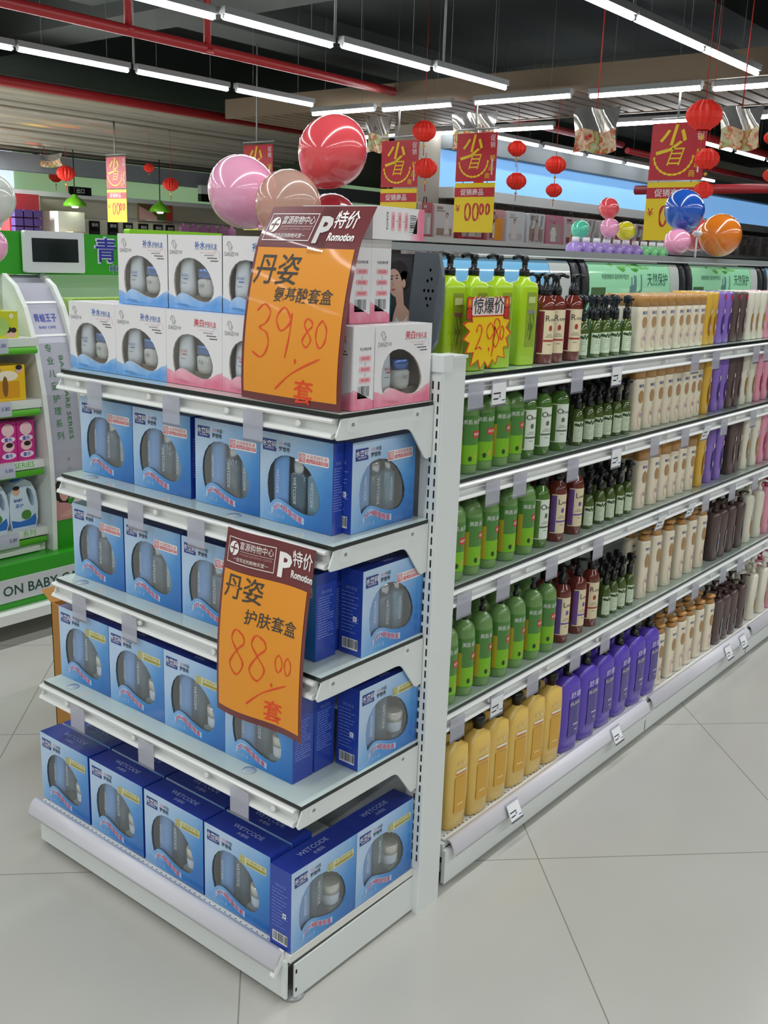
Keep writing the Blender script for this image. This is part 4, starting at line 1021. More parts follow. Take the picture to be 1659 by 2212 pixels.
def mk_pumpy(col, pc, motif, h=.205):
    m = bl('plastic_' + col[1:], col)
    g = G().loft([(0, .018, .024, 2.6), (.004, .021, .028, 2.6), (.5 * h, .020, .026, 2.6), (.92 * h, .021, .028, 2.6), (.97 * h, .018, .024, 2.6), (h, .010, .011, 2)], m, 24)
    fn = wrap(.021, .028, .0014, 2.6); mm = mat('motif_' + motif[1:], motif, .4)
    g.disc(.014, .32 * h, .008, .16 * h, mm, fn, 16).disc(.015, .52 * h, .005, .06 * h, mat('print_pale_grey', '#d5cfd6', .4), fn, 10)
    o = g.build('lotion_bottle'); pump(o, h, mat('pump_' + pc[1:], pc, .3), 1.05, .9, .03); return o
olive_body = mat('bottle_olive_green', '#4f7a2c', .12, coat=.7); brown_body = mat('bottle_red_brown', '#6e2a20', .12, coat=.7)
TYPES = {
    'lime': (mk_lime, 'lime green pump bottle'), 'rose': (lambda: mk_round(cream_lab, brown_body, 'Rose', '#a5382c'), 'red brown bottle with cream Rose label'),
    'olive': (lambda: mk_round(mat('label_white_green', '#e2ebdf', .5), olive_body, 'Olive', '#5c6f5a'), 'green bottle with white Olive label'),
    'lavender': (lambda: mk_round(cream_lab, brown_body, 'Lavender', '#6a55a8'), 'red brown bottle with cream Lavender label'),
    'spray': (mk_spray, 'small dark green pump bottle with pale label'), 'green': (mk_green, 'mid green round shampoo bottle'),
    'cream': (lambda: mk_cream(.165, 'cap'), 'cream bottle with tan cap'), 'cream_short': (lambda: mk_cream(.132, 'cap'), 'cream bottle with tan cap'),
    'gold': (lambda: mk_wave('#dcb040', .19, '#b07a2a'), 'golden yellow bottle'), 'violet': (lambda: mk_wave('#8a6cc4', .19, '#4b3a86', False), 'violet bottle'),
    'dark': (lambda: mk_wave('#5d4a48', .19, '#8a7a78'), 'dark brown bottle'), 'white': (lambda: mk_wave('#e6e2d0', .19, '#b8873e'), 'ivory bottle with gold oval'),
    'pink': (lambda: mk_wave('#e79ab0', .19, '#b83a60'), 'pink bottle with crimson oval'), 'blue': (lambda: mk_wave('#5d7088', .19, '#3f4f66'), 'grey blue bottle'),
    'gold_short': (lambda: mk_wave('#dcb040', .158, '#b07a2a'), 'golden yellow bottle'), 'violet_short': (lambda: mk_wave('#8a6cc4', .158, '#4b3a86', True), 'violet bottle with red sticker'),
    'dark_short': (lambda: mk_wave('#5d4a48', .158, '#8a7a78', True), 'dark brown bottle with red sticker'), 'white_short': (lambda: mk_wave('#e6e2d0', .158, '#b8873e'), 'ivory bottle with gold oval'),
    'pink_short': (lambda: mk_wave('#e79ab0', .158, '#b83a60', True), 'pink bottle with red sticker'),
    'yellow': (mk_yellow, 'tall yellow bottle with black cap'), 'purple': (mk_purple, 'wide purple bottle with black cap'),
    'pumpcream': (lambda: mk_cream(.212, 'pump'), 'cream bottle with tan pump'), 'brown': (lambda: mk_pumpy('#5d4a48', '#3a2420', '#9aa0a8'), 'dark brown pump bottle'),
    'whitepump': (lambda: mk_pumpy('#e6e2d0', '#dedac8', '#b8873e'), 'ivory pump bottle'), 'pinkpump': (lambda: mk_pumpy('#e79ab0', '#b8405e', '#b83a60'), 'pink pump bottle')}
ROWS = {
 'top': (1.25, dict(lime=[.575, .668, .772, .884], rose=[.97, 1.027, 1.111], spray=[1.176, 1.247, 1.303, 1.362, 1.428], cream_short=[1.518, 1.583, 1.644, 1.707, 1.773, 1.833, 1.891, 1.945], gold_short=[1.998, 2.05], violet_short=[2.116, 2.174], dark_short=[2.246, 2.312], white_short=[2.389, 2.449, 2.511], pink_short=[2.575, 2.641, 2.705])),
 'second': (1.015, dict(green=[.58, .651, .718, .786, .849], olive=[.917, .992, 1.08], spray=[1.183, 1.248, 1.303, 1.359, 1.417, 1.467], cream=[1.541, 1.611, 1.68, 1.748, 1.811, 1.872, 1.928, 1.986], gold=[2.06], violet=[2.153, 2.212], dark=[2.282, 2.344], white=[2.413, 2.493], pink=[2.566, 2.641], blue=[2.708])),
 'third': (.76, dict(green=[.621, .69, .765, .852, .936], olive=[1.018], lavender=[1.106, 1.209], spray=[1.288, 1.364, 1.422, 1.483, 1.541], cream=[1.622, 1.705, 1.781, 1.853, 1.924, 1.996], gold=[2.08], violet=[2.166, 2.247], dark=[2.376, 2.431], white=[2.512, 2.611], pink=[2.697, 2.793])),
 'fourth': (.445, dict(green=[.618, .690, .771, .851, .93, 1.013, 1.088], lavender=[1.177, 1.275], rose=[1.357], spray=[1.455, 1.508, 1.562, 1.614], pumpcream=[1.704, 1.795, 1.887, 1.993, 2.081, 2.176], brown=[2.301, 2.373, 2.462, 2.553], whitepump=[2.648, 2.763], pinkpump=[2.854, 2.944])),
 'base': (.1155, dict(yellow=[.628, .723, .811, .91, 1.0, 1.09], purple=[1.186, 1.297, 1.405, 1.512, 1.62, 1.728], pumpcream=[1.815, 1.907, 1.985, 2.065, 2.153, 2.244], brown=[2.338, 2.412, 2.488, 2.582], whitepump=[2.705, 2.824], pinkpump=[2.919]))}
DEPTH = {'lime': .06, 'yellow': .058, 'purple': .068, 'green': .066, 'rose': .06, 'olive': .06, 'lavender': .06}
ORD += ['thirteenth', 'fourteenth', 'fifteenth']
rb = random.Random(11)
for rn, (z, d) in ROWS.items():
    x0 = -.083 if rn != 'base' else -.046
    for tname, yl in d.items():
        if tname not in P: P[tname] = TYPES[tname][0]()
        lbl = TYPES[tname][1]
        nrow = 3 if rn == 'top' and tname.endswith('_short') else 2
        if tname == 'lime': nrow = 1
        for r_ in range(nrow):
            for i, yy in enumerate(yl):
                if r_ and tname in ('lime',): continue
                dx = DEPTH.get(tname, .048)
                where = 'front' if r_ == 0 else ('second row' if r_ == 1 else 'third row')
                surf = 'base deck' if rn == 'base' else rn + ' shelf'
                L = '%s, %s of its kind, %s of the %s' % (lbl, ORD[i], 'front row' if r_ == 0 else where, surf)
                if len(L.split()) > 16: L = '%s, %s of its kind, %s, %s' % (lbl, ORD[i], 'front row' if r_ == 0 else where, surf)
                jit = .004 if r_ == 0 else .002
                turn = {'green': -.42, 'olive': -.38, 'spray': -.25, 'rose': -.40, 'lavender': -.36, 'yellow': -.10, 'purple': -.08, 'cream': -.24, 'cream_short': -.24, 'pumpcream': -.24}.get(tname, -.16)
                rz_ = turn + (rb.uniform(-.2, .2) if tname in ('green', 'olive', 'spray', 'rose', 'lavender') else rb.uniform(-.05, .05))
                sz = {('second', 'green'): .95, ('fourth', 'green'): 1.06, ('second', 'olive'): .94, ('fourth', 'lavender'): 1.03, ('fourth', 'rose'): 1.05, ('fourth', 'spray'): 1.04, ('base', 'yellow'): .89, ('base', 'purple'): .925,
                      ('base', 'pumpcream'): .87, ('fourth', 'pumpcream'): .92, ('base', 'brown'): .87, ('fourth', 'brown'): .89, ('base', 'whitepump'): .95, ('fourth', 'whitepump'): .94, ('base', 'pinkpump'): .95, ('fourth', 'pinkpump'): .95,
                      ('third', 'cream'): .94, ('second', 'cream'): .95}.get((rn, tname), 1.1 if rn == 'third' and tname in ('gold', 'violet', 'dark', 'white', 'pink') else (.96 if rn == 'second' and tname in ('gold', 'violet', 'dark', 'white', 'pink', 'blue') else (1.07 if rn == 'top' and tname.endswith('_short') and tname != 'cream_short' else 1.0)))
                place(P[tname], (x0 - dx * r_ + rb.uniform(-jit, jit) * .5 - (.012 if tname == 'lime' else 0), yy + .004 * r_, z + .0006), L,
                      'bottles on the long gondola', rz=rz_, cat='bottle', scale=(1, 1, sz))
# starburst price card in front of the lime bottles
yb = lambda u: .552 + (u - 455) / 505 * .200
zb = lambda v: 1.258 + (1290 - v) / 730 * .162
OUT = [(545, 800), (490, 795), (455, 820), (520, 890), (460, 970), (520, 1010), (490, 1110), (570, 1110), (545, 1245), (620, 1190), (645, 1290), (690, 1215), (730, 1280), (775, 1200), (810, 1255), (830, 1170), (905, 1195), (885, 1080), (940, 1070), (910, 985), (960, 935), (905, 870), (945, 790), (870, 770), (880, 560), (700, 570), (540, 562)]
cxm = (sum(p[0] for p in OUT) / len(OUT), sum(p[1] for p in OUT) / len(OUT))
inner = [(cxm[0] + (p[0] - cxm[0]) * .93, cxm[1] + (p[1] - cxm[1]) * .935) for p in OUT]
fnb = lambda d: (lambda u, v: (-.0385 + d, u, v))
bred = mat('burst_red', '#d8421c', .45); byel = mat('burst_yellow', '#f0c80a', .4)
g = G().prism([(yb(u), zb(v)) for u, v in OUT], 'x', -.0390, -.0382, bred)
g.add([(-.0379, yb(u), zb(v)) for u, v in inner[:24] + [(865, 760), (548, 760)]], [list(range(26))], byel)
g.add([(-.0377, yb(u), zb(v)) for u, v in rounded(540, 870, 575, 745, 20)], [list(range(20))], mat('burst_pink', '#f4d6cf', .5))
g.text('惊爆价', .042, txt_white, lambda u, v: (-.0374, yb(705) + u, zb(655) + v), bold=.012, fit=.128).text('惊爆价', .038, txt_black, lambda u, v: (-.0371, yb(705) + u, zb(655) + v), bold=.008, fit=.122)
for u_ in (512, 890):
    g.add([(-.0374, yb(u), zb(v)) for u, v in rounded(u_ - 30, u_ + 28, 560, 785, 26)], [list(range(20))], txt_black).add([(-.0371, yb(u), zb(v)) for u, v in rounded(u_ - 25, u_ + 23, 565, 670, 22)], [list(range(20))], mat('burst_orange', '#e2502a', .4)).add([(-.0371, yb(u), zb(v)) for u, v in rounded(u_ - 25, u_ + 23, 672, 780, 22)], [list(range(20))], mat('burst_deep_red', '#c92a24', .4))
    g.patch(yb(u_ - 6), yb(u_ + 6), zb(640), zb(590), byel, fnb(.0017))
digits(g, '2', yb(585), zb(1090), .056, red_ink, fnb(.0015), .0046)
digits(g, '9', yb(678), zb(1190), .084, red_ink, fnb(.0015), .0044)
digits(g, '8', yb(752), zb(1075), .066, red_ink, fnb(.0015), .0044)
digits(g, '0', yb(832), zb(1005), .034, red_ink, fnb(.0015), .0044)
g.disc(yb(725), zb(1085), .003, .005, red_ink, fnb(.0015), 8)
tag(g.build('price_card'), 'yellow starburst price card 29.80 standing in front of the lime bottles', 'price sign')

# ------------------------------------------------------------------ light boxes on the spine of the gondolas
lb_grey = mat('light_box_grey', '#5d666d', .45); lb_dark = mat('light_box_dark', '#24282c', .4)
ledge_m = mat('ledge_grey', '#8d9294', .45)
def dprof(r=1.0): return [(-.06, 1.305), (.0, 1.305), (.012, 1.33), (.021, 1.37), (.024, 1.41), (.021, 1.45), (.013, 1.485), (.0, 1.505), (-.06, 1.505)]
def banner_point(px0, d):
    pr = dprof()[1:-1]
    def f(s, t):          # s along Y (absolute), t 0..1 up the curve
        k = t * (len(pr) - 1); i = min(int(k), len(pr) - 2); q = k - i
        x = pr[i][0] + (pr[i + 1][0] - pr[i][0]) * q; z = pr[i][1] + (pr[i + 1][1] - pr[i][1]) * q
        return (px0 + x + d, s, z)
    return f
LX = -.40
pale_green = mat('banner_green', '#9fe0b4', .12, emit=.10, coat=.8)
sky_banner = mat('banner_blue', '#7fc0ea', .12, emit=.10, coat=.8)
leaf = mat('banner_leaf', '#3fa51e', .4); inkg = mat('banner_ink', '#2c5a4a', .4); darkg = mat('banner_dark_green', '#4a6a40', .4)
def light_box(y0, y1, kind, label):
    o = tag(G().prism([(LX + a - .002, b) for a, b in dprof()], 'y', y0, y1, lb_grey, True).build('light_box'), label, 'light box')
    f = banner_point(LX, .0012); f2 = banner_point(LX, .0022); f3 = banner_point(LX, .003)
    g = G().patch(y0 + .005, y1 - .005, .03, .97, pale_green if kind == 'green' else sky_banner, f, 2, 12)
    L = y1 - y0
    if kind == 'green':
        r = random.Random(3)
        for i in range(16):
            a = y0 + L * r.uniform(.2, .58); t = r.uniform(.82, .95)
            g.add([f2(a, t), f2(a + .03, t - .05), f2(a + .05, t - .01), f2(a + .02, t + .03)], [(0, 1, 2, 3)], leaf)
        g.add([f2(y0 + L * .44, .93), f2(y0 + L * .52, .93), f2(y0 + L * .49, .55)], [(0, 1, 2)], leaf)
        for i in range(9):
            a = y0 + L * (.42 + .015 * i); t = .2 + .3 * r.random(); g.patch(a, a + .008, t, t + .25, mat('banner_blue_grey', '#5b7f86', .5), f2, 1, 3)
        g.patch(y0 + L * .03, y0 + L * .17, .12, .55, darkg, f2, 1, 5).add([f3(y0 + L * .03, .12), f3(y0 + L * .17, .12), f3(y0 + L * .16, .3), f3(y0 + L * .1, .2), f3(y0 + L * .04, .25)], [(0, 1, 2, 3, 4)], leaf)
        g.text('天然保护', .05, inkg, lambda u, v: f2(y0 + L * .73 + u, .66 + v * 4.3), fit=.17)
        g.text('纯植物精华温和养护配方', .02, inkg, lambda u, v: f2(y0 + L * .27 + u, .70 + v * 4.3), fit=.2)
        for i in range(4):
            a = y0 + L * (.68 + .04 * i); g.add([f2(a, .12), f2(a + .02, .12), f2(a + .045, .36), f2(a + .025, .36)], [(0, 1, 2, 3)], inkg)
        g.text('深层滋润', .02, inkg, lambda u, v: f2(y0 + L * .25 + u, .25 + v * 4.3), fit=.12)
        g.patch(y0 + L * .88, y1 - .006, .05, .95, mat('banner_end_grey', '#c7ccca', .15, coat=.6), f2, 1, 8)
    else:
        g.add([f2(y0 + L * .36, .95), f2(y0 + L * .86, .9), f2(y0 + L * .86, .6), f2(y0 + L * .6, .3), f2(y0 + L * .4, .25)], [(0, 1, 2, 3, 4)], mat('banner_pale_blue', '#b4dcf4', .15, coat=.6))
        g.text('牛', .06, mat('banner_navy', '#274a6a', .4), lambda u, v: f3(y0 + L * .46 + u, .62 + v * 4.3))
        g.patch(y0 + L * .87, y1 - .006, .05, .95, mat('banner_end_grey', '#c7ccca', .15, coat=.6), f2, 1, 8)
    g.build('banner', o)
    for a, b in ((y0 - .045, y0), (y1, y1 + .045)):
        G().prism([(LX + p * 1.25, q + (.004 if q > 1.4 else 0)) for p, q in dprof()], 'y', a, b, lb_dark, True).build('end_block', o)
    return o
light_box(.62, 1.63, 'blue', 'curved light box with a pale blue banner behind the lime bottles')
light_box(1.74, 2.46, 'green', 'curved light box with a green leaf banner above the small green bottles')
light_box(2.57, 3.30, 'green', 'curved light box with a green leaf banner beneath the orange balloon')
light_box(3.41, 3.75, 'blue', 'curved light box at the far end of the long gondola')
tag(G().box(-.47, -.385, .56, 3.78, 1.515, 1.533, ledge_m).build('top_ledge'), 'thin grey ledge running along the top of the light boxes', 'ledge')
# the light box over the end gondola with the grey end cap
o = tag(G().prism([(.455 - .0, 1.305), (.50, 1.305), (.50, 1.505), (.455, 1.505)], 'x', -.85, -.105, lb_dark).build('light_box'), 'dark light box with a woman portrait behind the white gift boxes', 'light box')
fp = lambda d: (lambda u, v: (-.140 + u, .4545 - d, 1.42 + v))
g = G().patch(-.13, .034, -.105, .078, mat('portrait_back', '#2b2c33', .2, coat=.5), fp(0)).patch(-.13, -.02, -.105, .02, mat('portrait_teal', '#2f7f86', .4), fp(.0003))
sk = mat('portrait_skin', '#dcb49f', .45); hr = mat('portrait_hair', '#1d1816', .4)
ell = lambda cx, cy, a, b, rot=0, n=22: [(cx + a * math.cos(t) * math.cos(rot) - b * math.sin(t) * math.sin(rot), cy + a * math.cos(t) * math.sin(rot) + b * math.sin(t) * math.cos(rot)) for t in [2 * PI * i / n for i in range(n)]]
P2 = lambda pts, d: [fp(d)(*p) for p in pts]
g.add(P2(ell(-.005, .045, .027, .026), .0006), [list(range(22))], hr).add(P2(ell(.014, .03, .014, .02), .0006), [list(range(22))], hr)
g.add(P2([(-.012, .02), (.012, .015), (.016, -.02), (.034, -.035), (.036, -.1), (-.02, -.1), (-.012, -.045), (-.004, -.02)], .0008), [list(range(8))], sk)
g.add(P2(ell(-.010, .024, .019, .030, .25), .001), [list(range(22))], sk).add(P2(ell(.014, .024, .005, .009), .0012), [list(range(22))], sk)
g.add(P2([(-.02, -.1), (.018, -.1), (.02, -.07), (.03, -.04), (.01, -.06), (-.004, -.045)], .0012), [list(range(6))], mat('portrait_top_white', '#e9e4e2', .5))
g.add(P2([(-.045, -.05), (-.03, -.045), (-.035, -.085), (-.055, -.1)], .0011), [list(range(4))], sk)
for px_, py_ in ((-.019, .032), (-.005, .034)):
    g.add(P2(ell(px_, py_, .0035, .0014), .0014), [list(range(22))], hr).add(P2(ell(px_, py_ + .006, .0045, .001, .1), .0014), [list(range(22))], hr)
g.add(P2(ell(-.014, .010, .0055, .0018, .1), .0014), [list(range(22))], mat('portrait_lips', '#b8505c', .4)).add(P2([(-.016, .03), (-.019, .017), (-.013, .017)], .0013), [(0, 1, 2)], mat('portrait_nose', '#c99c88', .5))
g.build('portrait_panel', o)
cap = G().prism([(-.103, 1.305), (-.05, 1.305), (-.034, 1.33), (-.024, 1.40), (-.025, 1.46), (-.036, 1.508), (-.098, 1.51), (-.108, 1.40)], 'y', .4515, .462, lb_grey, False)
for hx, hz in ((-.062, 1.452), (-.052, 1.456), (-.070, 1.432), (-.059, 1.432), (-.048, 1.432), (-.064, 1.416), (-.053, 1.416), (-.060, 1.402), (-.056, 1.474)):
    cap.add([(hx + .0028 * math.cos(t), .4515, hz + .0036 * math.sin(t)) for t in [PI * i / 4 for i in range(8)]], [list(range(8))], dark_hole)
cap.build('end_cap', o)

# ------------------------------------------------------------------ balloons
def pearl(name, col, clear=0.0):
    m = mat(name, col, .16, coat=.9, spec=.6)
    if clear:
        nt = m.node_tree; b = nt.nodes['Principled BSDF']
        t = nt.nodes.new('ShaderNodeBsdfTransparent'); t.inputs[0].default_value = lin(col); mx = nt.nodes.new('ShaderNodeMixShader'); mx.inputs[0].default_value = clear
        nt.links.new(b.outputs[0], mx.inputs[1]); nt.links.new(t.outputs[0], mx.inputs[2]); nt.links.new(mx.outputs[0], nt.nodes['Material Output'].inputs[0])
    return m
def balloon(c, r, knot, m, label, group, stretch=1.1):
    """c centre, knot: point the neck aims at"""
    c = Vector(c); d = (Vector(knot) - c).normalized()
    q = Vector((0, 0, -1)).rotation_difference(d).to_matrix().to_4x4()
    secs = []
    N = 18
    for i in range(N + 1):
        t = PI * i / N
        z = math.cos(t) * r * stretch; rad = math.sin(t) * r
        if z < 0: rad *= 1 - .20 * (-z / r) ** 2
        if i == N: rad = r * .05
        secs.append((z, max(rad, r * .02), max(rad, r * .02), 2))
    secs += [(-r * (stretch + .06), r * .045, r * .045, 2), (-r * (stretch + .12), r * .085, r * .085, 2)]
    o = G().loft(secs[::-1], m, 32).build('balloon')
    o.matrix_world = Matrix.Translation(c) @ q
    return tag(o, label, 'balloon', group)
def stick(p0, p1, label):
    o = tag(G().tube([p0, p1], .004, rail_white, 8).build('balloon_stick'), label, 'balloon stick')
    G().loft([(-.012, .012, .012, 2), (0, .02, .02, 2), (.01, .012, .012, 2)], rail_white, 12).build('clip', o).location = p1
    return o
k1 = (-.63, .60, 1.60)
stick((-.63, .525, 1.31), k1, 'white balloon stick rising behind the white gift boxes')
gb = 'balloon bunch behind the white gift boxes'
balloon((-.776, .60, 1.643), .088, (-.67, .60, 1.50), pearl('balloon_pink', '#f3aacb'), 'pearly pink balloon behind the stacked white gift boxes', gb, 1.12)
balloon((-.544, .68, 1.741), .085, (-.62, .62, 1.60), pearl('balloon_coral', '#e9545c'), 'big coral red balloon above the orange price sign', gb, 1.1)
balloon((-.536, .52, 1.606), .079, (-.60, .56, 1.47), pearl('balloon_clear_peach', '#e6bfae', .42), 'translucent peach balloon behind the top of the orange sign', gb, 1.08)
balloon((-.585, .72, 1.578), .068, (-.62, .64, 1.50), pearl('balloon_dark_red', '#b83a44'), 'dark red balloon mostly hidden behind the orange sign', gb)
k3 = (-.41, 2.66, 1.625)
stick((-.41, 2.66, 1.53), k3, 'white balloon stick on the light box ledge')
gb = 'balloon bunch over the green light boxes'
balloon((-.42, 2.54, 1.70), .0745, (-.40, 2.62, 1.58), pearl('balloon_blue', '#1f56b8'), 'royal blue balloon in front of the red hanging sign', gb, 1.12)
balloon((-.372, 2.79, 1.622), .083, (-.46, 2.66, 1.62), pearl('balloon_orange', '#e07a1c'), 'orange balloon over the green light boxes', gb, 1.05)
balloon((-.405, 2.47, 1.588), .048, (-.41, 2.66, 1.62), pearl('balloon_rose', '#f2a0c4'), 'small pink balloon lying on the ledge under the blue balloon', gb, 1.35)
balloon((-.55, 2.98, 1.628), .068, (-.46, 2.80, 1.60), pearl('balloon_red', '#c5363c'), 'red balloon tucked behind the orange balloon', gb)
k2 = (-1.9, 4.84, 1.74)
stick((-1.98, 4.84, 1.54), k2, 'white balloon stick among the lilac bottles')
gb = 'balloon bunch over the lilac bottles'
balloon((-1.9, 4.80, 1.835), .064, (-1.9, 4.86, 1.70), pearl('balloon_coral', '#e9545c'), 'small coral balloon at the top of the bunch over the lilac bottles', gb)
balloon((-1.99, 4.62, 1.70), .058, (-1.9, 4.80, 1.74), pearl('balloon_green', '#4fc3a0'), 'teal green balloon half hidden behind a small pink one', gb)
balloon((-1.84, 4.715, 1.715), .060, (-1.9, 4.80, 1.76), pearl('balloon_rose', '#f2a0c4'), 'small pink balloon over the lilac bottles', gb)
balloon((-1.9, 5.06, 1.71), .062, (-1.9, 4.86, 1.745), pearl('balloon_yellow', '#e6dc1e'), 'yellow balloon over the lilac bottles', gb, 1.2)
k4 = (-1.98, .62, 1.56)
stick((-2.12, .50, .0), k4, 'white balloon stick beside the baby care display')
gb = 'balloons beside the baby care display'
balloon((-1.93, .575, 1.632), .075, (-1.96, .58, 1.45), pearl('balloon_pearl_white', '#dfe5dc', .12), 'pearl white balloon at the edge of the baby care display', gb)
balloon((-1.90, .54, 1.489), .057, (-1.96, .60, 1.56), pearl('balloon_pink', '#f3aacb'), 'pink balloon below the pearl white balloon', gb)

# ------------------------------------------------------------------ hanging price boards, lanterns and festive foils
hred = mat('board_red', '#c01d2e', .4); hyel = mat('board_yellow', '#efd21a', .4)
def price_board(x, y, ztop, w, label, rodz):
    h = w * 2.05
    R0 = empty('hanging_price_board', (x, y, ztop - h), label, 'hanging sign', 'red and yellow price boards hung from the lamp rows')
    L = lambda g, n, par=None: g.build(n, par or R0)
    L(G().tube([(-w * .52, 0, h), (w * .52, 0, h)], .012, rod_m, 8), 'bar')
    L(G().tube([(-w * .05, 0, h), (-w * .05, 0, h + rodz - ztop)], .011, rod_m, 8), 'rod')
    fn = lambda u, v: (u, -.008, v); f2 = lambda u, v: (u, -.010, v)
    g = G().box(-w / 2, w / 2, -.006, 0, h * .50, h * .965, hred)
    g.text('少', w * .52, hyel, lambda u, v: fn(-w * .10 + u + v * .25, h * .82 + v), bold=.02).text('目', w * .34, hyel, lambda u, v: fn(-w * .02 + u + v * .3, h * .69 + v))
    arc = [(-w * .06 + w * .36 * math.cos(t), h * .70 + w * .32 * math.sin(t)) for t in [PI * 1.02 + PI * .98 * i / 14 for i in range(15)]]
    g.ribbon(arc, w * .045, hyel, fn)
    for i, c in enumerate('促销价'):
        t = -.95 + .42 * i + .2
        g.text('商品特'[i], w * .13, hyel, lambda u, v, t=t: fn(-w * .02 + w * .47 * math.cos(t) * .92 + u, h * .70 + w * .45 * math.sin(t) + v))
    g.text('促', w * .13, txt_white, lambda u, v: fn(w * .40 + u, h * .91 + v)).text('销', w * .13, txt_white, lambda u, v: fn(w * .40 + u, h * .845 + v))
    g.patch(w * .39, w * .42, h * .56, h * .72, txt_white, fn)
    tb = L(g, 'top_board')
    for sx in (-.3, .3): L(G().tube([(sx * w, -.003, h * .50), (sx * w, -.003, h * .48)], .006, rod_m, 6), 'link')
    g = G().box(-w / 2, w / 2, -.006, 0, 0, h * .485, hyel).patch(-w / 2, w / 2, h * .35, h * .44, hred, fn)
    g.text('促销商品', w * .14, txt_white, lambda u, v: f2(-w * .06 + u, h * .395 + v), bold=.01, fit=w * .58)
    g.text('¥', w * .2, hred, lambda u, v: fn(-w * .40 + u, h * .235 + v))
    for ch, u0, v0, hh in (('0', -.22, .12, .165), ('0', -.02, .12, .165), ('0', .16, .18, .10), ('0', .31, .18, .10)):
        pts = [(u0 * w + hh * h * .22 + hh * h * .2 * math.cos(t), v0 * h + hh * h * .5 + hh * h * .5 * math.sin(t)) for t in [2 * PI * i / 16 for i in range(17)]]
        g.ribbon(pts, w * .05, hred, fn, 0)
    g.disc(w * .15, h * .14, w * .012, w * .012, hred, fn, 8)
    L(g, 'price_panel')
    return R0
price_board(-6.75, 8.75, 2.88, .56, 'red and yellow hanging price board next to the big coral balloon', 3.19)
price_board(-5.66, 8.78, 2.92, .55, 'red and yellow hanging price board just past the column', 3.19)
price_board(-3.32, 8.94, 2.936, .58, 'red and yellow hanging price board behind the blue balloon', 3.19)
price_board(-9.03, 8.6, 2.90, .55, 'red and yellow hanging price board behind the pink balloon', 4.5)
price_board(-12.1, 8.6, 2.84, .48, 'red and yellow hanging price board over the baby care display', 3.30)

lan_m = mat('lantern_red', '#f03020', .5); gold_m = mat('lantern_gold', '#d9a02a', .4); str_m = mat('lantern_string', '#b8281e', .6)
def lantern_proto():
    g = G()
    n = 32
    secs = [(-.5, .42), (-.44, .5), (-.3, .82), (-.1, 1.0), (.1, 1.0), (.3, .82), (.44, .5), (.5, .42)]
    v = []; f = []
    for z, r in secs:
        for k in range(n):
            a = 2 * PI * k / n; rr = r * (1.0 if k % 2 else .86); v.append((rr * .5 * math.cos(a), rr * .5 * math.sin(a), z * .78))
    for i in range(len(secs) - 1):
        for k in range(n): f.append((i * n + k, i * n + (k + 1) % n, (i + 1) * n + (k + 1) % n, (i + 1) * n + k))
    g.add(v, f, lan_m)
    o = g.build('paper_lantern')
    G().tube([(0, 0, -.39), (0, 0, -.5)], .015, str_m, 5).prism([(-.08, -.58), (0, -.66), (.08, -.58), (0, -.50)], 'y', -.02, .02, gold_m).tube([(0, 0, -.66), (0, 0, -.95)], .018, str_m, 5).build('tassel', o)
    return o
lan = lantern_proto()
LZ = []; LS = []
for (x, y, z, w, lb) in ((-5.98, 8.2, 2.85, .27, 'upper lantern on the string between the two middle price boards'), (-5.94, 8.2, 2.46, .26, 'lower lantern on the string between the two middle price boards'),
    (-5.58, 9.5, 2.78, .22, 'upper lantern on the string just past the column board'), (-5.56, 9.5, 2.41, .24, 'lower lantern on the string just past the column board'),
    (-5.04, 9.5, 2.58, .24, 'upper lantern on the third string, over the blue cove'), (-5.04, 9.5, 2.30, .19, 'lower lantern on the third string, over the blue cove'),
    (-1.63, 5.5, 2.46, .235, 'largest lantern, at the corner of the board behind the blue balloon'), (-2.2, 7.0, 2.34, .20, 'second lantern, half behind the board over the blue balloon'),
    (-2.2, 7.0, 2.10, .16, 'third lantern below, beside the blue balloon'), (-2.05, 8.0, 2.60, .14, 'upper lantern at the picture edge'), (-2.02, 8.0, 2.29, .14, 'lower lantern at the picture edge'),
    (-14.0, 9.0, 2.64, .30, 'bright lantern over the black hanging sign'), (-15.2, 9.6, 2.66, .24, 'dark lantern half behind the bright one'), (-11.93, 9.5, 2.47, .25, 'lantern beside the Fresh Area sign'),
    (-6.85, 10.6, 2.86, .14, 'small upper lantern behind the column board'), (-6.85, 10.6, 2.49, .14, 'small lower lantern behind the column board'), (-11.7, 8.9, 2.66, .16, 'small lantern behind the board over the baby display')):
    lo_ = place(lan, (x, y, z), 'red paper lantern, ' + lb, 'red paper lanterns', cat='lantern', scale=(w, w, w))
    up_ = [q for q in LZ if abs(q[0] - x) < .06 and abs(q[1] - y) < .1 and q[2] > z + .05]
    ztop = min(q[2] - .90 * q[3] for q in up_) if up_ else (4.5 if y < 8.9 else (zs(x) - .015 if x < -10.6 else 3.29))
    if up_: ztop = max(ztop, z + .40 * w)
    LZ.append((x, y, z, w))
    LS.append((lo_, (ztop - z) / w + (.06 if up_ else 0)))
for lo_, ln in LS: G().tube([(0, 0, .385), (0, 0, ln)], .012, str_m, 5).build('string', lo_)
foil_s = mat('foil_silver', '#d8d4d2', .12, metal=.85, noise=.2, nscale=6)
foil_r = ramp_mat('foil_print', (0, 0, 0), .5, [(0, '#b02a26'), (.38, '#d8c8a0'), (.5, '#c23a34'), (.62, '#9aa860'), (1, '#d9c9c0')], .2, 2.2, 9)
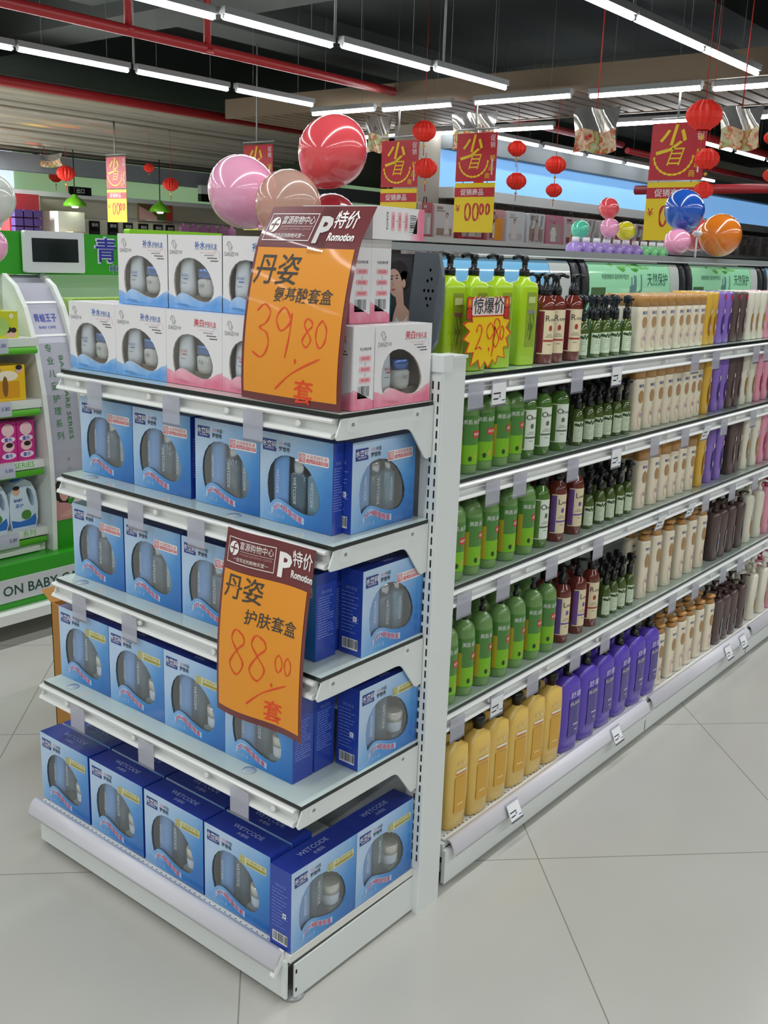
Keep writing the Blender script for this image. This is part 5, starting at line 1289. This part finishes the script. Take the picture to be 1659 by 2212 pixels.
def foil(x, y, z0, w, h, label, top):
    g = G()
    fn = lambda u, v: (x - w / 2 + u * w, y + .03 * math.sin(u * 9 + v * 5), z0 + h * v + .02 * math.sin(u * 7))
    g.patch(0, 1, 0, .5, foil_r, fn, 12, 8).patch(0, 1, .5, 1, foil_s, fn, 12, 8)
    o = tag(g.build('foil_banner'), label, 'banner', 'festive foil banners under the ceiling')
    G().tube([(x, y, z0 + h), (x, y, top)], .006, str_m, 5).build('string', o)
foil(-3.49, 7.5, 2.48, .44, .38, 'shiny foil banner between the lantern strings and the blue balloon board', 4.5)
foil(-2.15, 7.5, 2.46, .34, .33, 'shiny foil banner beyond the largest lantern', 4.5)
foil(-5.9, 9.05, 2.74, .6, .40, 'shiny foil banner above the price board past the column', 3.33)
foil(-7.8, 9.6, 2.82, .40, .45, 'shiny foil banner beside the big coral balloon', 3.33)
foil(-14.6, 9.0, 2.76, 1.0, .2, 'food photo banner over the red lanterns', 3.1)

# ------------------------------------------------------------------ second gondola with lilac bottles on top
g2 = empty('far_gondola', (-2.1, 5.6, 0), 'white gondola standing behind the long one with lilac bottles on its top', 'shelving unit')
part(G().box(-2.4, -1.8, 4.1, 7.4, .02, 1.52, white_steel), 'body', g2)
part(G().box(-2.42, -1.74, 4.08, 7.42, 1.52, 1.537, white_steel), 'top_shelf', g2)
def lilac(col, nm):
    o = G().loft([(0, .04, .045, 3), (.005, .05, .055, 3), (.05, .05, .055, 3), (.075, .035, .04, 2.5), (.08, .026, .028, 2)], mat('bottle_' + nm, col, .3, coat=.4), 20).text('柔顺', .02, navy, lambda u, v: (.0505, u, .03 + v)).build('softener_bottle')
    G().loft([(.08, .024, .024, 2), (.11, .022, .022, 2)], mat('cap_frost', '#e6e2ea', .3), 14).build('cap', o)
    return o
lil, lgr = lilac('#a58ad2', 'lilac'), lilac('#7fd08a', 'green')
for k in range(7): place(lil, (-1.86, 4.33 + .135 * k, 1.538), 'lilac bottle with white cap on the far gondola top, %s along the row' % ORD[k], 'bottles on the far gondola top', cat='bottle')
for k in range(3): place(lgr, (-1.86, 5.27 + .13 * k, 1.538), 'pale green bottle with white cap on the far gondola top, %s along' % ORD[k], 'bottles on the far gondola top', cat='bottle')

# ------------------------------------------------------------------ baby care display
bgreen = mat('display_green', '#2f9e1e', .35, noise=.03); bgl = mat('display_green_light', '#5cb83a', .35)
bwhite = mat('display_white', '#e4e8e4', .3); bsil = mat('display_silver', '#b2b2bf', .3, metal=.15); blip = mat('display_lip_green', '#57b81c', .3)
back_pale = mat('display_back_pale', '#b7d3b4', .5)
B = empty('baby_care_display', (-2.5, .9, 0), 'white and green baby care display shelving with a curved silver panel', 'display')
BX = -2.28
part(G().box(-2.75, -2.20, -.6, 3.0, .10, .30, bgreen).box(-2.75, -2.14, -.6, 3.0, .085, .125, bwhite), 'base', B)
g = G().prism(rounded(-.4, 1.03, .155, .245, .02), 'x', -2.2, -2.192, mat('display_label_grey', '#c9cdd0', .4))
g.text('FOCUS ON BABY CARE', .056, mat('display_text_green', '#1f4a3a', .5), lambda u, v: (-2.1915, 1.07 + u, .20 + v), align='R', bold=.015)
part(g, 'base_label', B)
part(G().box(-2.73, -2.70, -.6, .95, .3, 1.42, back_pale).box(-2.73, -2.70, 1.1, 3.0, .3, 1.42, back_pale), 'back_panel', B)
pp = [(-2.275, .28), (-2.268, .5), (-2.275, .7), (-2.30, .92), (-2.345, 1.12), (-2.40, 1.25), (-2.46, 1.33), (-2.54, 1.375)]
rear = [(-2.72, 1.375), (-2.72, .28)]
for y0, y1, n in ((.945, .965, 'side_frame'), (1.115, 1.135, 'side_frame')):
    part(G().prism([(a + .018, b + .008) for a, b in pp] + rear, 'y', y0, y1, bwhite), n, B)
g = G()
for a, b in zip(pp, pp[1:]): g.quad((a[0], .965, a[1]), (a[0], 1.115, a[1]), (b[0], 1.115, b[1]), (b[0], .965, b[1]), bgreen if a[1] < .5 else bsil)
def onp(z, d=.0015):
    for a, b in zip(pp, pp[1:]):
        if a[1] <= z <= b[1]: return a[0] + (b[0] - a[0]) * (z - a[1]) / (b[1] - a[1]) + d
    return pp[-1][0]
pf = lambda y, z, d=.002: (onp(z, d), y, z)
for z in (1.27, 1.145): g.patch(.967, 1.113, z, z + .008, mat('display_bright_strip', '#ffffff', .3), pf)
g.text('青蛙王子', .034, mat('display_royal', '#2b3fae', .4), lambda u, v: pf(1.04 + u, 1.215 + v), fit=.10, bold=.01).text('BABY CARE', .014, mat('display_royal', '#2b3fae', .4), lambda u, v: pf(1.04 + u, 1.18 + v), fit=.075)
for i, c in enumerate('专业儿童护理系列'): g.text(c, .034, mat('display_text_dgreen', '#2f7f3a', .5), lambda u, v, i=i: pf(1.018 + u, 1.10 - .049 * i + v))
g.text('BABY CARE SERIES', .026, mat('display_text_dgreen', '#2f7f3a', .5), lambda u, v: pf(1.068 + v, .905 - u), fit=.33)
for i, c in enumerate('专心爱'): g.text(c, .016, greym, lambda u, v, i=i: pf(1.045 + u, .66 - .035 * i + v))
# mother and child print
def blob(cx, cz, a, b, m, d, n=20): g.add([pf(cx + a * math.cos(t), cz + b * math.sin(t), d) for t in [2 * PI * i / n for i in range(n)]], [list(range(n))], m)
ph = mat('panel_hair', '#2a1f1e', .5); ps = mat('panel_skin', '#d3a392', .5); pd_ = mat('panel_dress', '#c98f8f', .5)
blob(1.005, .535, .038, .05, ph, .003); blob(1.085, .54, .026, .045, ph, .003); blob(1.0, .49, .03, .05, ph, .003)
blob(1.012, .525, .022, .032, ps, .004); blob(1.083, .522, .02, .026, ps, .004)
g.add([pf(y, z, .0036) for y, z in ((.967, .51), (.99, .49), (1.02, .485), (1.06, .47), (1.112, .46), (1.112, .415), (.967, .415))], [list(range(7))], pd_)
g.add([pf(y, z, .0042) for y, z in ((.985, .43), (1.03, .425), (1.09, .455), (1.08, .475), (1.03, .455))], [list(range(5))], ps)
g.add([pf(y, z, .0044) for y, z in ((1.04, .47), (1.06, .50), (1.09, .485), (1.06, .455))], [list(range(4))], mat('panel_white', '#d9d2d2', .5))
part(g, 'curved_panel', B)
BSH = [1.147, .91, .672, .395]
for z in BSH:
    s = part(G().box(-2.70, -2.30, -.6, .944, z - .035, z, bwhite), 'shelf', B)
    G().box(-2.30, -2.286, -.6, .944, z - .03, z + .002, bwhite).build('lip_board', s)
    G().tube([(-2.278, -.6, z - .045), (-2.278, .925, z - .045)], .013, blip, 10).build('green_rail', s)
    G().box(-2.268, -2.262, .2, .80, z - .05, z + .004, translucent_mat('display_tag', '#d5d8ea', .3) if 'display_tag' not in MATS else MATS['display_tag']).text('5.80', .02, mat('tag_blue_ink', '#3b4a86', .5), lambda u, v: (-2.261, .775 + u, z - .02 + v)).build('tag_strip', s)
    s2_ = part(G().box(-2.70, -2.34, 1.137, 3.0, z - .035, z, bwhite), 'shelf', B)
    G().tube([(-2.33, 1.14, z - .045), (-2.33, 3.0, z - .045)], .013, blip, 10).build('green_rail', s2_)
g = G().text('SERIES', .03, bgl, lambda u, v: (-2.2855, .855 + u, .66 + v), fit=.085).text('系列', .03, bgl, lambda u, v: (-2.2855, .86 + u, .382 + v))
part(g, 'shelf_lettering', B)
dr = part(G().box(-2.70, -2.29, -.6, .93, .302, .345, bwhite), 'drawer', B)
G().box(-2.29, -2.28, .3, .90, .306, .343, bwhite).build('handle', dr)
g = G().box(-2.56, -2.52, -.6, 2.4, 1.378, 1.545, bgreen)
g.text('青蛙王子', .115, mat('display_logo_halo', '#d8def0', .4), lambda u, v: (-2.5185, 1.61 + u, 1.478 + v), bold=.03, fit=.47).text('青蛙王子', .105, mat('display_logo_blue', '#2b2f9a', .4), lambda u, v: (-2.517, 1.61 + u, 1.478 + v), bold=.015, fit=.455)
g.text('中国驰名商标', .04, mat('display_logo_halo', '#d8def0', .4), lambda u, v: (-2.5185, 1.60 + u, 1.402 + v), fit=.30, bold=.03).text('中国驰名商标', .038, mat('display_logo_blue', '#2b2f9a', .4), lambda u, v: (-2.517, 1.60 + u, 1.402 + v), fit=.295)
part(g, 'header_board', B)
part(G().prism(rounded(1.56, 2.10, 1.545, 1.575, .01), 'x', -2.56, -2.52, mat('header_lime', '#8fd422', .4)), 'header_crest', B)
tv = tag(G().prism(rounded(-.137, .137, 0, .163, .008), 'x', -.012, .012, mat('screen_white_frame', '#d9dde0', .3)).build('display_screen'), 'small white framed screen hung on the green header board', 'screen')
tv.location = (-2.498, 1.168, 1.386)
G().patch(-.107, .107, .042, .135, mat('screen_dark', '#1c2422', .08, coat=.6), lambda u, v: (.0128, u, v)).build('screen_glass', tv)

def pack(nm, w, d, h, body, parts_):
    g = G().box(-d, 0, -w / 2, w / 2, 0, h, mat('pack_' + nm, body, .35, coat=.2))
    fn = lambda u, v: (.0006, u, v)
    for kind, args, col in parts_:
        m = mat('pack_ink_' + col[1:], col, .4)
        if kind == 'd': g.disc(*args, m, lambda u, v: (.0008 + .0003 * (len(g.f) % 7), u, v), 16)
        elif kind == 'p': g.patch(*args, m, fn)
        else: g.text(args[0], args[1], m, lambda u, v: (.0032, args[2] + u, args[3] + v), bold=.01)
    return g.build(nm)
yp = pack('biscuit_box', .15, .12, .135, '#f2c41e', [('p', (-.06, .05, .01, .075), '#e0a019'), ('d', (0, .095, .045, .02), '#f4ead0'), ('d', (-.01, .055, .012, .04), '#8a5a2a'), ('d', (.05, .118, .016, .014), '#e0b49a'), ('d', (.05, .126, .014, .01), '#2a1f1e'), ('t', ('BABY', .022, -.05, .115), '#2b5fae'), ('p', (-.075, -.05, .0, .04), '#6fae2a')])
place(yp, (-2.315, .82, .9108), 'yellow and orange children box on the second shelf of the display', 'packs on the baby display', cat='box')
place(yp, (-2.315, .662, .9108), 'yellow and orange children box beside the display balloon, second shelf', 'packs on the baby display', cat='box')
gy = pack('wash_box', .125, .1, .10, '#cfd428', [('d', (-.02, .045, .045, .035), '#a9cf6a'), ('d', (.02, .02, .013, .018), '#e0b49a'), ('d', (.02, .032, .014, .012), '#2a1f1e'), ('d', (.042, .018, .011, .016), '#e0b49a'), ('d', (.042, .03, .012, .01), '#2a1f1e'), ('d', (.035, .083, .010, .010), '#f0ecc0'), ('p', (-.06, -.035, .07, .095), '#6fae2a')])
place(gy, (-2.315, .815, 1.1478), 'green and yellow box on the top shelf of the display, lower of the stack', 'packs on the baby display', cat='box')
place(gy, (-2.315, .683, 1.1478), 'green and yellow box at the cut edge of the display top shelf', 'packs on the baby display', cat='box')
place(gy, (-2.33, .755, 1.2486), 'green and yellow box stacked on top of the two lower ones', 'packs on the baby display', cat='box')
pkp = pack('milk_pack', .074, .06, .155, '#d02a8c', [('d', (0, .125, .027, .025), '#f0c8cc'), ('d', (.004, .128, .014, .012), '#e0b49a'), ('d', (.004, .138, .015, .009), '#2a1f1e'), ('d', (0, .088, .030, .012), '#f4e4f0'), ('d', (0, .06, .025, .02), '#f0c8cc'), ('d', (.004, .066, .015, .010), '#2a1f1e'), ('d', (0, .024, .030, .013), '#f4e4f0'), ('t', ('童乐', .017, 0, .024), '#3a3fae'), ('t', ('童乐', .017, 0, .088), '#3a3fae')])
for k, y in enumerate((.885, .808, .731, .654)): place(pkp, (-2.315, y, .6728), 'magenta pack with child faces on the third display shelf, %s from the silver panel' % ORD[k], 'packs on the baby display', cat='pack')
for k, y in enumerate((.885, .808, .731)): place(pkp, (-2.39, y, .6728), 'magenta pack behind the front ones on the third display shelf, %s from the silver panel' % ORD[k], 'packs on the baby display', cat='pack')
def jug():
    m = bl('jug_white_blue', '#d3e6f4'); hp_ = [(.018, .165), (.036, .155), (.047, .12), (.046, .088), (.036, .085), (.026, .105), (.014, .15)]
    outer = [(-.052, 0), (.050, 0), (.060, .03), (.064, .09), (.056, .145), (.036, .185), (.008, .20), (-.03, .185), (-.055, .14), (-.062, .08), (-.060, .03)]
    g = G()
    tr = tessellate_polygon([[Vector((p[0], p[1], 0)) for p in outer], [Vector((p[0], p[1], 0)) for p in hp_]])
    al = outer + hp_
    for x in (0, -.07): g.add([(x, p[0], p[1]) for p in al], [tuple(t) for t in tr], m)
    for lp_ in (outer, hp_):
        n = len(lp_); g.add([(0, p[0], p[1]) for p in lp_] + [(-.07, p[0], p[1]) for p in lp_], [(i, (i + 1) % n, n + (i + 1) % n, n + i) for i in range(n)], m)
    fn = lambda u, v: (.0008, u, v)
    jb = mat('jug_blue', '#2f74c8', .35)
    g.add([fn(*p) for p in ((-.052, .008), (.048, .008), (.054, .03), (.05, .055), (.02, .035), (-.02, .03), (-.056, .04))], [list(range(7))], jb)
    g.disc(.01, .055, .022, .02, mat('jug_leaf', '#4f8a3a', .5), lambda u, v: (.0012, u, v), 12).disc(-.03, .155, .016, .018, mat('pack_ink_e0b49a', '#e0b49a', .4), fn, 12).disc(-.03, .168, .015, .009, ph, lambda u, v: (.0012, u, v), 12)
    g.text('BABY', .016, mat('jug_navy', '#3a4fae', .4), lambda u, v: (.0014, -.022 + u, .118 + v), bold=.02).text('柔护', .018, jb, lambda u, v: (.0014, -.018 + u, .095 + v))
    o = g.build('detergent_jug')
    G().loft([(.19, .02, .022, 2), (.222, .018, .02, 2)], jb, 14, c=(-.035, -.005, 0)).build('cap', o)
    return o
jg = jug()
for k, y in enumerate((.862, .735, .60)): place(jg, (-2.32, y, .3958), 'pale blue detergent jug with handle on the low display shelf, %s from the silver panel' % ORD[k], 'jugs on the baby display', cat='bottle')
gbx = pack('tissue_box', .20, .1, .07, '#b9dc7a', [('d', (.07, .04, .012, .016), '#e0b49a'), ('d', (.07, .052, .013, .010), '#2a1f1e'), ('p', (-.05, -.01, .02, .03), '#3a5fae'), ('p', (-.1, .1, .062, .069), '#9ccc4a')])
for k in range(5):
    for j in range(2): place(gbx, (-2.37, 1.26 + .21 * k, 1.1478 + .0708 * j), 'pale green flat box behind the silver panel, %s in the %s layer' % (ORD[k], ('lower', 'upper')[j]), 'flat boxes on the baby display', cat='box')
ybx = pack('wipes_pack', .16, .1, .14, '#d9cc2a', [('p', (-.07, .07, .09, .12), '#4fae2a'), ('t', ('BABY', .03, 0, .06), '#2f7f3a')])
for zi, z in enumerate((.91, .672, .395)):
    for k in range(3): place(ybx, (-2.37, 1.24 + .18 * k, z + .0008), 'yellow and green pack behind the silver panel, %s along, %s shelf down' % (ORD[k], ORD[zi + 1]), 'yellow packs on the baby display', cat='pack')
